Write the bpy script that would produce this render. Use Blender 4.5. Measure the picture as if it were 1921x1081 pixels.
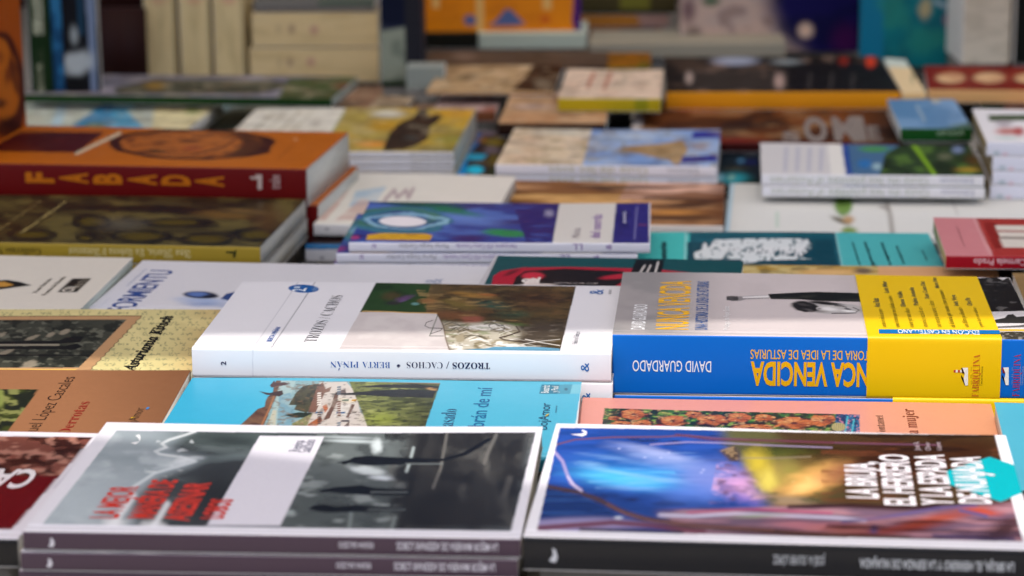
import bpy, math, random
import numpy as np
from mathutils import Matrix, Vector

random.seed(7)
scene = bpy.context.scene
for o in list(bpy.data.objects):
    bpy.data.objects.remove(o)
COL = scene.collection

# ------------------------------------------------------------------ camera
cam_data = bpy.data.cameras.new('camera')
cam = bpy.data.objects.new('camera', cam_data)
COL.objects.link(cam)
_r, _u, _f = Vector((0.99995, -0.00238106, -0.00971222)), Vector((0.00999983, 0.2380981, 0.97118963)), Vector((0, 0.97123819, -0.23811001))
CAM_POS = Vector((0, 0, 0.386))
_m = Matrix((_r, _u, -_f)).transposed().to_4x4()
_m.translation = CAM_POS
cam.matrix_world = _m
cam_data.sensor_width = 36.0
cam_data.lens = 4650 / 1921 * 36.0
cam_data.clip_start, cam_data.clip_end = 0.02, 500
cam_data.dof.use_dof = True
cam_data.dof.focus_distance = 1.235
cam_data.dof.aperture_fstop = cam_data.lens / 1000 / 0.0090
cam_data.dof.aperture_blades = 0
scene.camera = cam

# ------------------------------------------------------------------ light
SUN_ELEV, SUN_AZ = math.radians(68), math.radians(192)      # a high sun behind the camera; the awning's edge cuts it off
world = bpy.data.worlds.new('World')
scene.world = world
world.use_nodes = True
nt = world.node_tree
sky = nt.nodes.new('ShaderNodeTexSky')
sky.sky_type = 'NISHITA'
sky.sun_disc = False
sky.sun_elevation, sky.sun_rotation = SUN_ELEV, SUN_AZ
sky.air_density, sky.dust_density, sky.ozone_density = 0.7, 4.0, 0.6
nt.links.new(sky.outputs[0], nt.nodes['Background'].inputs[0])
nt.nodes['Background'].inputs[1].default_value = 0.12
sun_data = bpy.data.lights.new('sun', 'SUN')
sun_data.energy, sun_data.angle, sun_data.color = 1.7, math.radians(0.35), (1.0, 0.95, 0.88)
sun = bpy.data.objects.new('sun', sun_data)
COL.objects.link(sun)
_d = Vector((math.cos(SUN_ELEV) * math.sin(SUN_AZ), math.cos(SUN_ELEV) * math.cos(SUN_AZ), math.sin(SUN_ELEV)))
sun.rotation_euler = _d.to_track_quat('Z', 'Y').to_euler()
vs = scene.view_settings
vs.view_transform, vs.look, vs.gamma, vs.use_curve_mapping = 'Standard', 'None', 1.0, False
vs.exposure = 0.92
scene.cycles.max_bounces = 8
scene.cycles.use_denoising = True
scene.cycles.denoiser = 'OPENIMAGEDENOISE'
scene.cycles.denoising_prefilter = 'ACCURATE'
scene.cycles.caustics_reflective = False
scene.cycles.caustics_refractive = False

# ------------------------------------------------------------------ where every book lies
# x, y, turn, spine length, depth (these fitted to image pixels), height of its top, thickness, copies shown;
# then two quads of image pixels: the corners of its front cover and of its spine,
# in which the print of that cover and spine is drawn further down
PLACE = {
    'mejor': (-0.1953, 0.9336, -0.0751, 0.1982, 0.1449, 0.06, 0.0084, 3, (42.4,995.4,976.3,1009.6,1018.4,805.7,200.4,795.9), (42.4,995.4,976.3,1009.6,976.7,1047.7,44.6,1032.9)),
    'bruja': (0.0034, 0.9214, -0.1089, 0.1989, 0.1471, 0.06, 0.0143, 1, (981.2,1005.3,1948,1031,1886.3,818.5,1043.9,800.1), (981.2,1005.3,1948,1031,1945.2,1096.9,981.8,1069.8)),
    'ca': (-0.4031, 0.9562, -0.0801, 0.2050, 0.1403, 0.0545, 0.0125, 1, (-895.3,994.1,33.2,1010.1,189.8,815.7,-630.5,804.3), (-895.3,994.1,33.2,1010.1,36.5,1065.5,-889.3,1048.7)),
    'cyan': (-0.1684, 1.0814, -0.0591, 0.1960, 0.1200, 0.0455, 0.0083, 1, (271.5,848.3,1076.7,854.7,1091.4,717.6,361.1,713), (271.5,848.3,1076.7,854.7,1076.9,887.6,273,880.8)),
    'pink': (0.0230, 1.0658, -0.0961, 0.2009, 0.1240, 0.037, 0.0105, 1, (1059.9,893.8,1907.4,910.7,1858.5,761.8,1093.8,748.7), (1059.9,893.8,1907.4,910.7,1905.7,952.9,1060.1,935.3)),
    'cyan_right': (0.2166, 1.0157, -0.1155, 0.2000, 0.1300, 0.0455, 0.0083, 1, (1907.8,918.1,2812.1,941.7,2672,776,1865.4,758), (1907.8,918.1,2812.1,941.7,2809,976.8,1906.4,952.4)),
    'derrotas': (-0.3871, 1.1032, -0.0300, 0.2200, 0.1180, 0.0465, 0.012, 1, (-598.7,826.6,284.9,825.7,358.3,696,-445.8,697.6), (-598.7,826.6,284.9,825.7,287,872.1,-594.4,872.8)),
    'kitsch': (-0.3933, 1.2273, -0.0592, 0.2300, 0.1236, 0.0462, 0.012, 1, (-474.7,693,357.9,698,433.9,585.1,-327.8,581.5), (-474.7,693,357.9,698,359.6,740.6,-471.1,735.1)),
    'cu': (-0.4563, 1.3667, -0.0932, 0.2150, 0.1254, 0.0462, 0.009, 1, (-545.8,570.8,149.9,580,250.1,484.9,-391.8,477.6), (-545.8,570.8,149.9,580,151.5,609.2,-543.3,599.6)),
    'formientu': (-0.2406, 1.3651, -0.1293, 0.2187, 0.1145, 0.0425, 0.006, 1, (165.9,576.8,881,592.8,932,504.2,268,490.9), (165.9,576.8,881,592.8,881.2,612.4,166.9,596)),
    'trozos': (-0.1623, 1.2108, -0.0835, 0.2122, 0.1385, 0.06, 0.0155, 2, (359.7,651.6,1146.7,661,1166.5,537.3,455.3,530.3), (359.7,651.6,1146.7,661,1146.7,717.1,362,706.9)),
    'nunca': (0.0505, 1.2105, -0.0872, 0.2120, 0.1288, 0.065, 0.0315, 2, (1149.1,626,1947.5,635.9,1894.4,522.2,1168.9,514.8), (1149.1,626,1947.5,635.9,1942.7,749.9,1149.1,738.5)),
    'brown_right': (0.2832, 1.3033, -0.0929, 0.2000, 0.1100, 0.045, 0.0105, 1, (1938.7,602.7,2648.8,612,2555.9,521.9,1898.9,514.4), (1938.7,602.7,2648.8,612,2646,647.5,1937.2,637.7)),
    'ana': (-0.3935, 1.5253, -0.1258, 0.2400, 0.1405, 0.0475, 0.0128, 2, (-211.9,449.7,488.2,462.5,574.8,375.8,-71,365.6), (-211.9,449.7,488.2,462.5,489.5,500.3,-209.3,486.8)),
    'fabada': (-0.4095, 1.6818, -0.1503, 0.2750, 0.1365, 0.068, 0.026, 2, (-156,302.5,575,316.5,655,249.3,-25.6,237.7), (-156,302.5,575,316.5,577.1,387.4,-151.3,371.8)),
    'purple': (-0.0999, 1.4841, -0.0586, 0.1847, 0.1143, 0.0525, 0.0066, 3, (654,453.5,1219.6,455.1,1220.3,382.8,693.2,381.7), (654,453.5,1219.6,455.1,1219.5,474.9,654.5,473.1)),
    'teal_red': (-0.0203, 1.3592, -0.1409, 0.1470, 0.0760, 0.0535, 0.01, 1, (892.9,538.8,1382.6,550.5,1395,492.3,929.4,482), (892.9,538.8,1382.6,550.5,1382.2,583.1,893.3,571)),
    'teal': (0.0715, 1.4938, -0.0591, 0.1954, 0.0983, 0.032, 0.009, 1, (1176.7,502.4,1773.5,504.6,1741.6,439.4,1180,437.8), (1176.7,502.4,1773.5,504.6,1772.6,531.3,1176.7,528.9)),
    'flowers': (0.1353, 1.4281, -0.1005, 0.1732, 0.0600, 0.034, 0.01, 1, (1388.3,542,1944.7,549.7,1925,505.5,1390,498.5), (1388.3,542,1944.7,549.7,1943.4,580.7,1388,572.6)),
    'red_right': (0.2595, 1.4422, -0.0900, 0.1800, 0.1035, 0.05, 0.0085, 1, (1775,478.8,2352.8,484.6,2290.7,415,1750,410.2), (1775,478.8,2352.8,484.6,2351.2,510.9,1774.1,504.7)),
    'pinkish': (-0.1333, 1.6327, -0.1199, 0.1180, 0.1683, 0.032, 0.0085, 1, (588,419.1,913.9,424.2,968.5,332.3,671.1,328.3), (588,419.1,913.9,424.2,914.2,447.5,588.7,442.2)),
    'bluewhite': (-0.1375, 1.6127, -0.1201, 0.0900, 0.1300, 0.0215, 0.0115, 1, (573,460,823.5,464.2,873.4,388.4,640.2,384.9), (573,460,823.5,464.2,824.1,495.9,574,491.5)),
    'gold': (-0.2299, 1.8838, -0.0827, 0.1863, 0.1898, 0.036, 0.0055, 4, (399.1,282.1,849.6,284.5,893.4,206.1,482,204.5), (399.1,282.1,849.6,284.5,849.8,297.7,399.6,295.2)),
    'cream': (-0.0115, 1.8266, -0.1012, 0.1656, 0.1481, 0.034, 0.0085, 2, (929.4,307.9,1345.3,311.7,1351.8,245.7,965.6,242.7), (929.4,307.9,1345.3,311.7,1345.1,332.8,929.6,328.8)),
    'brown_photo': (-0.0340, 1.6760, -0.0928, 0.1800, 0.1439, 0.022, 0.006, 1, (867.1,417.9,1357.1,422.7,1359.9,345,906.8,341.2), (867.1,417.9,1357.1,422.7,1356.9,438.7,867.4,433.8)),
    'plant': (0.1469, 1.6704, -0.1111, 0.2600, 0.1700, 0.0135, 0.005, 1, (1358.6,438.8,2079.2,448.9,2026.3,355.3,1369.5,347.5), (1358.6,438.8,2079.2,448.9,2078.6,462.4,1358.4,452)),
    'blue_art': (-0.0500, 1.8837, -0.0906, 0.1200, 0.1935, 0.0135, 0.01, 1, (837.1,331.4,1127.7,333.7,1150.7,249.9,885.7,248.3), (837.1,331.4,1127.7,333.7,1127.8,357.6,837.5,355.2)),
    'dark_teal': (0.1527, 1.8505, -0.0883, 0.1500, 0.1889, 0.012, 0.008, 1, (1335.1,346,1708.6,348.8,1678.7,264.1,1338.4,262.1), (1335.1,346,1708.6,348.8,1708,368.2,1334.9,365.3)),
    'white_photo': (0.1822, 1.7693, -0.0903, 0.1598, 0.1162, 0.036, 0.0085, 2, (1428.7,325.9,1846.4,329,1818.9,273.8,1426,271.3), (1428.7,325.9,1846.4,329,1845.6,350.6,1428.4,347.4)),
    'big_letters': (0.0949, 1.9789, -0.0977, 0.2200, 0.2002, 0.022, 0.008, 1, (1177.6,265.9,1692.1,269.9,1667.9,192.4,1198.7,189.5), (1177.6,265.9,1692.1,269.9,1691.6,288.3,1177.5,284.2)),
    'green_blue': (0.3045, 1.9074, -0.0679, 0.0554, 0.1308, 0.044, 0.011, 1, (1689.7,239.9,1824.1,240.1,1790.3,188.2,1664.2,188), (1689.7,239.9,1824.1,240.1,1823.2,266.2,1689,265.9)),
    'white_red': (0.3471, 1.7792, -0.1048, 0.1600, 0.1383, 0.056, 0.0105, 4, (1851.2,266.1,2272.7,269.8,2215.7,209.1,1823.8,206.2), (1851.2,266.1,2272.7,269.8,2271.1,296.7,1850.2,292.7)),
    'dark_orange': (0.1352, 2.1267, -0.0527, 0.2022, 0.1976, 0.0385, 0.016, 1, (1249.5,172.1,1690,171.4,1649.8,107.8,1245.6,108.7), (1249.5,172.1,1690,171.4,1689,205.8,1249.3,206.3)),
    'cream_right': (0.3375, 2.1105, -0.0607, 0.0201, 0.1874, 0.0385, 0.016, 1, (1692.8,173.3,1737,173.3,1698,112.4,1657.2,112.4), (1692.8,173.3,1737,173.3,1736,207.8,1691.8,207.8)),
    'red_boxes': (0.3623, 2.1271, -0.1345, 0.2000, 0.1250, 0.0385, 0.012, 1, (1740.8,167,2184.7,172,2153.1,130.3,1733.2,126), (1740.8,167,2184.7,172,2183.3,198,1740,192.7)),
    'pink_white': (0.0401, 2.0546, -0.0768, 0.0861, 0.1510, 0.046, 0.012, 1, (1046.8,183.6,1240,184.1,1245.1,132.1,1064.6,131.8), (1046.8,183.6,1240,184.1,1239.8,210.7,1047,210.1)),
    'cream_brown': (-0.0732, 2.1484, -0.0795, 0.1122, 0.1408, 0.0382, 0.004, 1, (800,169.7,1040,170.3,1057.2,124.4,831.3,124), (800,169.7,1040,170.3,1040.1,178.8,800.1,178.1)),
    'pink_orange': (-0.0680, 2.1212, -0.0843, 0.0557, 0.1228, 0.025, 0.01, 1, (809.9,207.3,930.1,207.8,952.3,165.2,838.4,164.8), (809.9,207.3,930.1,207.8,930.3,229.3,810.3,228.7)),
    'oval': (-0.0102, 2.0111, -0.0785, 0.0883, 0.1578, 0.033, 0.012, 1, (934,230.3,1135.6,231,1149,172.7,961.4,172.1), (934,230.3,1135.6,231,1135.7,258.1,934.3,257.3)),
    'brown_pink': (-0.1627, 2.1876, -0.1028, 0.0958, 0.1293, 0.0145, 0.01, 1, (615.4,207.6,815,209.1,848.7,165.5,659.6,164.2), (615.4,207.6,815,209.1,815.4,229.9,615.9,228.3)),
    'green_big': (-0.4314, 2.1643, -0.1436, 0.2800, 0.1123, 0.036, 0.008, 1, (38.8,176.5,622.6,184.5,671.4,146.7,114.2,139.6), (38.8,176.5,622.6,184.5,623.1,201.7,39.8,193.3)),
    'blue_covers': (-0.4675, 2.0826, -0.1201, 0.1967, 0.1354, 0.022, 0.01, 1, (-73.3,237,350.7,241.8,420,192,20,187.9), (-73.3,237,350.7,241.8,351.6,263.8,-71.9,258.8)),
    'blue_strip': (-0.2725, 2.1359, 0.0170, 0.1200, 0.1500, 0.0045, 0.004, 1, (372.3,249.9,630.2,246.6,645.2,193.3,403.5,196.4), (372.3,249.9,630.2,246.6,630.5,255,372.6,258.4)),
    'salmon_green': (0.4064, 2.0966, -0.0840, 0.1000, 0.0892, 0.0222, 0.008, 1, (1847.4,212.1,2069.9,213,2041.8,181,1828,180.2), (1847.4,212.1,2069.9,213,2069.1,230.4,1846.7,229.4)),
    'tan_map': (-0.1287, 2.1368, -0.1117, 0.0336, 0.0893, 0.0205, 0.0055, 1, (680.5,212.5,752,213.2,780.2,181.8,711.4,181.2), (680.5,212.5,752,213.2,752.3,224.9,680.8,224.2)),
}

# the part of each book (fractions of its length and depth) that a card riser, added to hold its stack up, carries
RISERS = {
    'mejor': (0.03, 0.97, 0.04, 0.96),
    'bruja': (0.03, 0.97, 0.04, 0.96),
    'ca': (0.03, 0.97, 0.04, 0.96),
    'cyan': (0.03, 0.97, 0.04, 0.96),
    'pink': (0.03, 0.97, 0.04, 0.96),
    'cyan_right': (0.03, 0.97, 0.04, 0.96),
    'derrotas': (0.03, 0.97, 0.04, 0.96),
    'kitsch': (0.03, 0.97, 0.04, 0.96),
    'cu': (0.03, 0.97, 0.04, 0.96),
    'formientu': (0.03, 0.97, 0.04, 0.96),
    'trozos': (0.03, 0.97, 0.04, 0.96),
    'brown_right': (0.03, 0.97, 0.04, 0.96),
    'ana': (0.03, 0.97, 0.04, 0.96),
    'fabada': (0.03, 0.97, 0.04, 0.96),
    'purple': (0.03, 0.82, 0.04, 0.96),
    'teal_red': (0.03, 0.97, 0.04, 0.96),
    'teal': (0.03, 0.97, 0.04, 0.96),
    'flowers': (0.03, 0.97, 0.04, 0.96),
    'red_right': (0.03, 0.97, 0.34, 0.96),
    'pinkish': (0.03, 0.67, 0.74, 0.96),
    'bluewhite': (0.03, 0.97, 0.04, 0.96),
    'gold': (0.03, 0.82, 0.04, 0.96),
    'cream': (0.48, 0.82, 0.04, 0.96),
    'brown_photo': (0.03, 0.97, 0.04, 0.96),
    'plant': (0.03, 0.97, 0.04, 0.96),
    'blue_art': (0.03, 0.97, 0.04, 0.96),
    'dark_teal': (0.03, 0.97, 0.04, 0.96),
    'white_photo': (0.03, 0.97, 0.59, 0.66),
    'big_letters': (0.03, 0.82, 0.34, 0.96),
    'green_blue': (0.18, 0.97, 0.04, 0.96),
    'white_red': (0.03, 0.97, 0.34, 0.96),
    'dark_orange': (0.03, 0.97, 0.34, 0.96),
    'cream_right': (0.03, 0.97, 0.04, 0.96),
    'red_boxes': (0.03, 0.97, 0.59, 0.96),
    'pink_white': (0.03, 0.67, 0.74, 0.96),
    'cream_brown': (0.58, 0.97, 0.19, 0.96),
    'pink_orange': (0.03, 0.97, 0.04, 0.96),
    'oval': (0.03, 0.97, 0.49, 0.96),
    'brown_pink': (0.18, 0.97, 0.04, 0.96),
    'green_big': (0.03, 0.42, 0.49, 0.96),
    'blue_covers': (0.03, 0.82, 0.04, 0.96),
    'salmon_green': (0.03, 0.97, 0.04, 0.96),
    'tan_map': (0.03, 0.97, 0.04, 0.51),
}


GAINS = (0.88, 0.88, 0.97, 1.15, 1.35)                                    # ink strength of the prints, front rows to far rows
AW_THIN = 0.72                                                         # how much daylight the canvas lets through
BAR_X, BAR_Y = 0.0, -0.077                                             # unseen bar, added to cast a shadow on the front row
BACK_H = 0.67                                                          # unseen back board, its height shaped to let in a daylight strip
AW_Z1B = 2.1
AW_Y0, AW_Z0, AW_Y1, AW_Z1 = 0.410, 2.15, 2.9, 0.757                    # unseen awning added for shade, from its open front to its low back edge

# ------------------------------------------------------------------ helpers
def lin(h, g=1.0):
    h = h.lstrip('#')
    c = np.array([int(h[i:i + 2], 16) / 255 for i in (0, 2, 4)])
    c = np.where(c <= 0.04045, c / 12.92, ((c + 0.055) / 1.055) ** 2.4)
    lum = float(c @ (0.21, 0.72, 0.07))
    c = np.maximum(c * g * (0.66 + 0.34 * min(1.0, lum / 0.22)) - 0.006, 0.002)   # the coat's own sheen adds a little, so the ink is darker
    return c * min(1.0, 0.84 / c.max())


def homography(q):
    src = [(0, 0), (1, 0), (1, 1), (0, 1)]
    A, b = [], []
    for (u, v), (x, y) in zip(src, [(q[0], q[1]), (q[2], q[3]), (q[4], q[5]), (q[6], q[7])]):
        A.append([u, v, 1, 0, 0, 0, -x * u, -x * v]); b.append(x)
        A.append([0, 0, 0, u, v, 1, -y * u, -y * v]); b.append(y)
    h = np.linalg.solve(np.array(A, float), np.array(b, float))
    return np.append(h, 1).reshape(3, 3)


def hmap(H, x, y):
    d = H[2, 0] * x + H[2, 1] * y + H[2, 2]
    return (H[0, 0] * x + H[0, 1] * y + H[0, 2]) / d, (H[1, 0] * x + H[1, 1] * y + H[1, 2]) / d


_RNG = np.random.RandomState(11)
_TAB = _RNG.rand(256, 256)


def vnoise(x, y, octaves=4, seed=0):
    out, amp, tot = 0, 1.0, 0
    for o in range(octaves):
        xx, yy = x * 2 ** o + 17.3 * o + seed * 31.7, y * 2 ** o + 9.1 * o + seed * 12.9
        xi, yi = np.floor(xx).astype(int), np.floor(yy).astype(int)
        fx, fy = xx - xi, yy - yi
        fx, fy = fx * fx * (3 - 2 * fx), fy * fy * (3 - 2 * fy)
        a, b = _TAB[xi % 256, yi % 256], _TAB[(xi + 1) % 256, yi % 256]
        c, d = _TAB[xi % 256, (yi + 1) % 256], _TAB[(xi + 1) % 256, (yi + 1) % 256]
        out = out + amp * ((a * (1 - fx) + b * fx) * (1 - fy) + (c * (1 - fx) + d * fx) * fy)
        tot += amp
        amp *= 0.5
    return out / tot


def sstep(a, b, x):
    t = np.clip((x - a) / (b - a + 1e-9), 0, 1)
    return t * t * (3 - 2 * t)


class Art:
    """The print of one face, drawn in that face's own drawing units and kept as a colour per vertex."""
    def __init__(s, quad, nu, nv, gain, SS=2):  # quad: corners of the face in image pixels
        s.nu, s.nv, s.SS, s.g = nu, nv, SS, gain
        u = (np.arange(nu * SS) + 0.5) / (nu * SS)
        v = (np.arange(nv * SS) + 0.5) / (nv * SS)
        s.U, s.V = np.meshgrid(u, v)
        H = homography(quad)
        s.Hi = np.linalg.inv(H)
        s.X, s.Y = hmap(H, s.U, s.V)
        s.C = np.zeros(s.U.shape + (3,))
        s.clipm = None

    def mix(s, a, c):
        if s.clipm is not None:
            a = a * s.clipm
        c = lin(c, s.g) if isinstance(c, str) else c
        s.C += (c - s.C) * np.asarray(a)[..., None]

    def fill(s, c):
        s.mix(np.ones_like(s.U), c)

    def mask(s, pts):
        m = np.zeros(s.X.shape, bool)
        n = len(pts)
        for i in range(n):
            (x0, y0), (x1, y1) = pts[i], pts[(i + 1) % n]
            if y0 == y1:
                continue
            c = ((y0 > s.Y) != (y1 > s.Y)) & (s.X < (x1 - x0) * (s.Y - y0) / (y1 - y0) + x0)
            m ^= c
        return m.astype(float)

    def poly(s, c, *pts, a=1.0, soft=0):
        m = s.mask(pts)
        if soft:
            for ax, k in ((0, max(1, int(soft * s.nv * s.SS / 100))), (1, max(1, int(soft * s.nu * s.SS / 220)))):
                for _ in range(2):                                       # two box blurs along each side of the sheet
                    p = np.pad(m, [(k + 1, k) if i == ax else (0, 0) for i in (0, 1)], mode='edge').cumsum(axis=ax)
                    hi = p[2 * k + 1:] if ax == 0 else p[:, 2 * k + 1:]
                    lo = p[:-(2 * k + 1)] if ax == 0 else p[:, :-(2 * k + 1)]
                    m = (hi - lo) / (2 * k + 1)
        s.mix(m * a, c)

    def clip(s, *pts):
        s.clipm = s.mask(pts) if pts else None

    def blob(s, c, cx, cy, rx, ry, rot=0, soft=0.4, a=1.0, wob=0.0, seed=0):
        ca, sa = math.cos(math.radians(rot)), math.sin(math.radians(rot))
        # work only in the window of the grid that the blob can reach
        k = 1 + soft * 0.3 + wob * 0.5
        ex, ey = k * math.hypot(rx * ca, ry * sa), k * math.hypot(rx * sa, ry * ca)
        cu, cv = hmap(s.Hi, np.array([cx - ex, cx + ex, cx + ex, cx - ex]), np.array([cy - ey, cy - ey, cy + ey, cy + ey]))
        nv, nu = s.X.shape
        i0, i1 = np.clip([int(cv.min() * nv) - 2, int(cv.max() * nv) + 3], 0, nv)
        j0, j1 = np.clip([int(cu.min() * nu) - 2, int(cu.max() * nu) + 3], 0, nu)
        if i1 <= i0 or j1 <= j0:
            return
        w = (slice(i0, i1), slice(j0, j1))
        X, Y = s.X[w], s.Y[w]
        dx, dy = X - cx, Y - cy
        x, y = (dx * ca + dy * sa) / rx, (-dx * sa + dy * ca) / ry
        d = np.sqrt(x * x + y * y)
        if wob:
            d = d + wob * (vnoise(X / rx * 2 + 5, Y / ry * 2 + 3, 3, seed) - 0.5)
        m = (1 - sstep(1 - soft, 1 + soft * 0.3, d)) * a
        if s.clipm is not None:
            m = m * s.clipm[w]
        c = lin(c, s.g) if isinstance(c, str) else c
        s.C[w] += (c - s.C[w]) * m[..., None]

    def ring(s, c, cx, cy, rx, ry, w=0.1, rot=0, a=1.0, wob=0, seed=0):
        ca, sa = math.cos(math.radians(rot)), math.sin(math.radians(rot))
        dx, dy = s.X - cx, s.Y - cy
        d = np.hypot((dx * ca + dy * sa) / rx, (-dx * sa + dy * ca) / ry)
        if wob:
            d = d + wob * (vnoise(s.X / rx * 2, s.Y / ry * 2, 3, seed) - 0.5)
        s.mix((1 - sstep(w * 0.5, w, np.abs(d - 1))) * a, c)

    def line(s, c, w, *pts, soft=0.5, a=1.0, yw=1.0, taper=None):
        best = np.full(s.X.shape, 1e9)
        n = len(pts) - 1
        for i in range(n):
            (x0, y0), (x1, y1) = pts[i], pts[i + 1]
            dx, dy = x1 - x0, (y1 - y0) / yw
            L = dx * dx + dy * dy + 1e-9
            t = np.clip(((s.X - x0) * dx + (s.Y - y0) / yw * dy) / L, 0, 1)
            d = np.hypot(s.X - x0 - t * dx, (s.Y - y0) / yw - t * dy)
            if taper:
                d = d / (1 + (taper - 1) * (i + t) / n)
            best = np.minimum(best, d)
        s.mix((1 - sstep(w * (1 - soft), w * (1 + soft * 0.3), best)) * a, c)

    def noise(s, c, sx, sy, lo=0.4, hi=0.7, a=1.0, seed=0, octaves=4, inside=None):
        m = sstep(lo, hi, vnoise(s.X / sx, s.Y / sy, octaves, seed)) * a
        s.mix(m * s.mask(inside) if inside else m, c)

    def grad(s, c, x0, y0, x1, y1, a=1.0):
        L = (x1 - x0) ** 2 + (y1 - y0) ** 2
        t = ((s.X - x0) * (x1 - x0) + (s.Y - y0) * (y1 - y0)) / L
        s.mix(sstep(0, 1, t) * a, c)

    def grain(s, amt, sx=3, sy=1.5, seed=5):
        s.C *= (1 + amt * (vnoise(s.X / sx, s.Y / sy, 2, seed) - 0.5))[..., None]

    def verts(s):
        k = s.SS
        c = s.C.reshape(s.nv, k, s.nu, k, 3).mean(axis=(1, 3))
        return c.reshape(-1, 3)


_MATS = {}


def principled(name, rough=0.5, spec=0.5):
    m = bpy.data.materials.new(name)
    m.use_nodes = True
    b = m.node_tree.nodes['Principled BSDF']
    b.inputs['Roughness'].default_value = rough
    b.inputs['Specular IOR Level'].default_value = spec
    return m, m.node_tree, b


def print_material(name, rough, spec, bump=0.03, color=None):
    """Coated printed paper: printed colour from the 'print' attribute (or one ink), uneven gloss, faint paper tooth."""
    if name in _MATS:
        return _MATS[name]
    m, t, b = principled(name, rough, spec)
    N, L = t.nodes, t.links
    if color is None:
        at = N.new('ShaderNodeAttribute')
        at.attribute_name = 'print'
        L.new(at.outputs['Color'], b.inputs['Base Color'])
    else:
        b.inputs['Base Color'].default_value = (*color, 1)
    tc = N.new('ShaderNodeTexCoord')
    n1 = N.new('ShaderNodeTexNoise')
    n1.inputs['Scale'].default_value = 40
    n1.inputs['Detail'].default_value = 4
    L.new(tc.outputs['Object'], n1.inputs['Vector'])
    mr = N.new('ShaderNodeMapRange')
    mr.inputs['To Min'].default_value = rough * 0.75
    mr.inputs['To Max'].default_value = rough * 1.3
    L.new(n1.outputs['Fac'], mr.inputs['Value'])
    L.new(mr.outputs['Result'], b.inputs['Roughness'])
    n2 = N.new('ShaderNodeTexNoise')
    n2.inputs['Scale'].default_value = 1400
    L.new(tc.outputs['Object'], n2.inputs['Vector'])
    bp = N.new('ShaderNodeBump')
    bp.inputs['Strength'].default_value = bump
    bp.inputs['Distance'].default_value = 0.0004
    L.new(n2.outputs['Fac'], bp.inputs['Height'])
    L.new(bp.outputs['Normal'], b.inputs['Normal'])
    _MATS[name] = m
    return m


GLOSS = {'gloss': (0.2, 0.45), 'satin': (0.38, 0.22), 'matte': (0.6, 0.15)}


def cover_material(kind):
    return print_material('printed cover ' + kind, *GLOSS[kind])


def ink(hexc, kind, g):
    return print_material('ink %s %s %.2f' % (hexc, kind, g), *GLOSS[kind], color=lin(hexc, g))


def page_material(hexc):
    key = 'pages ' + hexc
    if key in _MATS:
        return _MATS[key]
    m, t, b = principled(key, 0.8, 0.2)
    N, L = t.nodes, t.links
    tc = N.new('ShaderNodeTexCoord')
    mp = N.new('ShaderNodeMapping')
    mp.inputs['Scale'].default_value = (30, 30, 5200)
    L.new(tc.outputs['Object'], mp.inputs['Vector'])
    n = N.new('ShaderNodeTexNoise')
    n.inputs['Scale'].default_value = 1.0
    n.inputs['Detail'].default_value = 3
    L.new(mp.outputs['Vector'], n.inputs['Vector'])
    cr = N.new('ShaderNodeValToRGB')
    c = lin(hexc)
    cr.color_ramp.elements[0].position = 0.3
    cr.color_ramp.elements[0].color = (*(c * 0.64), 1)
    cr.color_ramp.elements[1].position = 0.62
    cr.color_ramp.elements[1].color = (*c, 1)
    L.new(n.outputs['Fac'], cr.inputs['Fac'])
    L.new(cr.outputs['Color'], b.inputs['Base Color'])
    bp = N.new('ShaderNodeBump')
    bp.inputs['Strength'].default_value = 0.3
    bp.inputs['Distance'].default_value = 0.0002
    L.new(n.outputs['Fac'], bp.inputs['Height'])
    L.new(bp.outputs['Normal'], b.inputs['Normal'])
    _MATS[key] = m
    return m


def link(name, mesh, parent=None, mat=None):
    o = bpy.data.objects.new(name, mesh)
    COL.objects.link(o)
    if parent is not None:
        o.parent = parent
    if mat is not None:
        mesh.materials.append(mat)
    return o


def mesh_from(name, verts, faces, colors=None, smooth=False):
    me = bpy.data.meshes.new(name)
    verts = np.asarray(verts, np.float32)
    faces = np.asarray(faces, np.int32)
    me.vertices.add(len(verts))
    me.vertices.foreach_set('co', verts.ravel())
    me.loops.add(faces.size)
    me.loops.foreach_set('vertex_index', faces.ravel())
    me.polygons.add(len(faces))
    me.polygons.foreach_set('loop_start', np.arange(0, faces.size, faces.shape[1], dtype=np.int32))
    if smooth:
        me.polygons.foreach_set('use_smooth', np.ones(len(faces), bool))
    me.update(calc_edges=True)
    me.validate()
    if colors is not None:
        at = me.color_attributes.new('print', 'FLOAT_COLOR', 'POINT')
        at.data.foreach_set('color', np.hstack([colors, np.ones((len(colors), 1))]).astype(np.float32).ravel())
    return me


def sheet(name, P, N, th, colors, edge_color):
    """A thin sheet: the outer printed grid P (nv, nu, 3) with a rim and an inner side th below it."""
    nv, nu = P.shape[:2]
    idx = np.arange(nv * nu).reshape(nv, nu)
    q = np.stack([idx[:-1, :-1], idx[:-1, 1:], idx[1:, 1:], idx[1:, :-1]], -1).reshape(-1, 4)
    rim = np.concatenate([idx[0, :], idx[1:, -1], idx[-1, -2::-1], idx[-2:0:-1, 0]])
    base = nv * nu
    outer_r = P.reshape(-1, 3)[rim]
    inner_r = outer_r - (N.reshape(-1, 3)[rim]) * th
    k = len(rim)
    a = np.arange(k)
    b = (a + 1) % k
    rq = np.stack([base + b, base + a, base + k + a, base + k + b], -1)
    V = np.concatenate([P.reshape(-1, 3), outer_r, inner_r])
    C = np.concatenate([colors, np.tile(edge_color, (2 * k, 1))])
    me = mesh_from(name, V, np.concatenate([q, rq]), C)
    sm = np.zeros(len(q) + k, bool)
    sm[:len(q)] = True
    me.polygons.foreach_set('use_smooth', sm)
    return me


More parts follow.
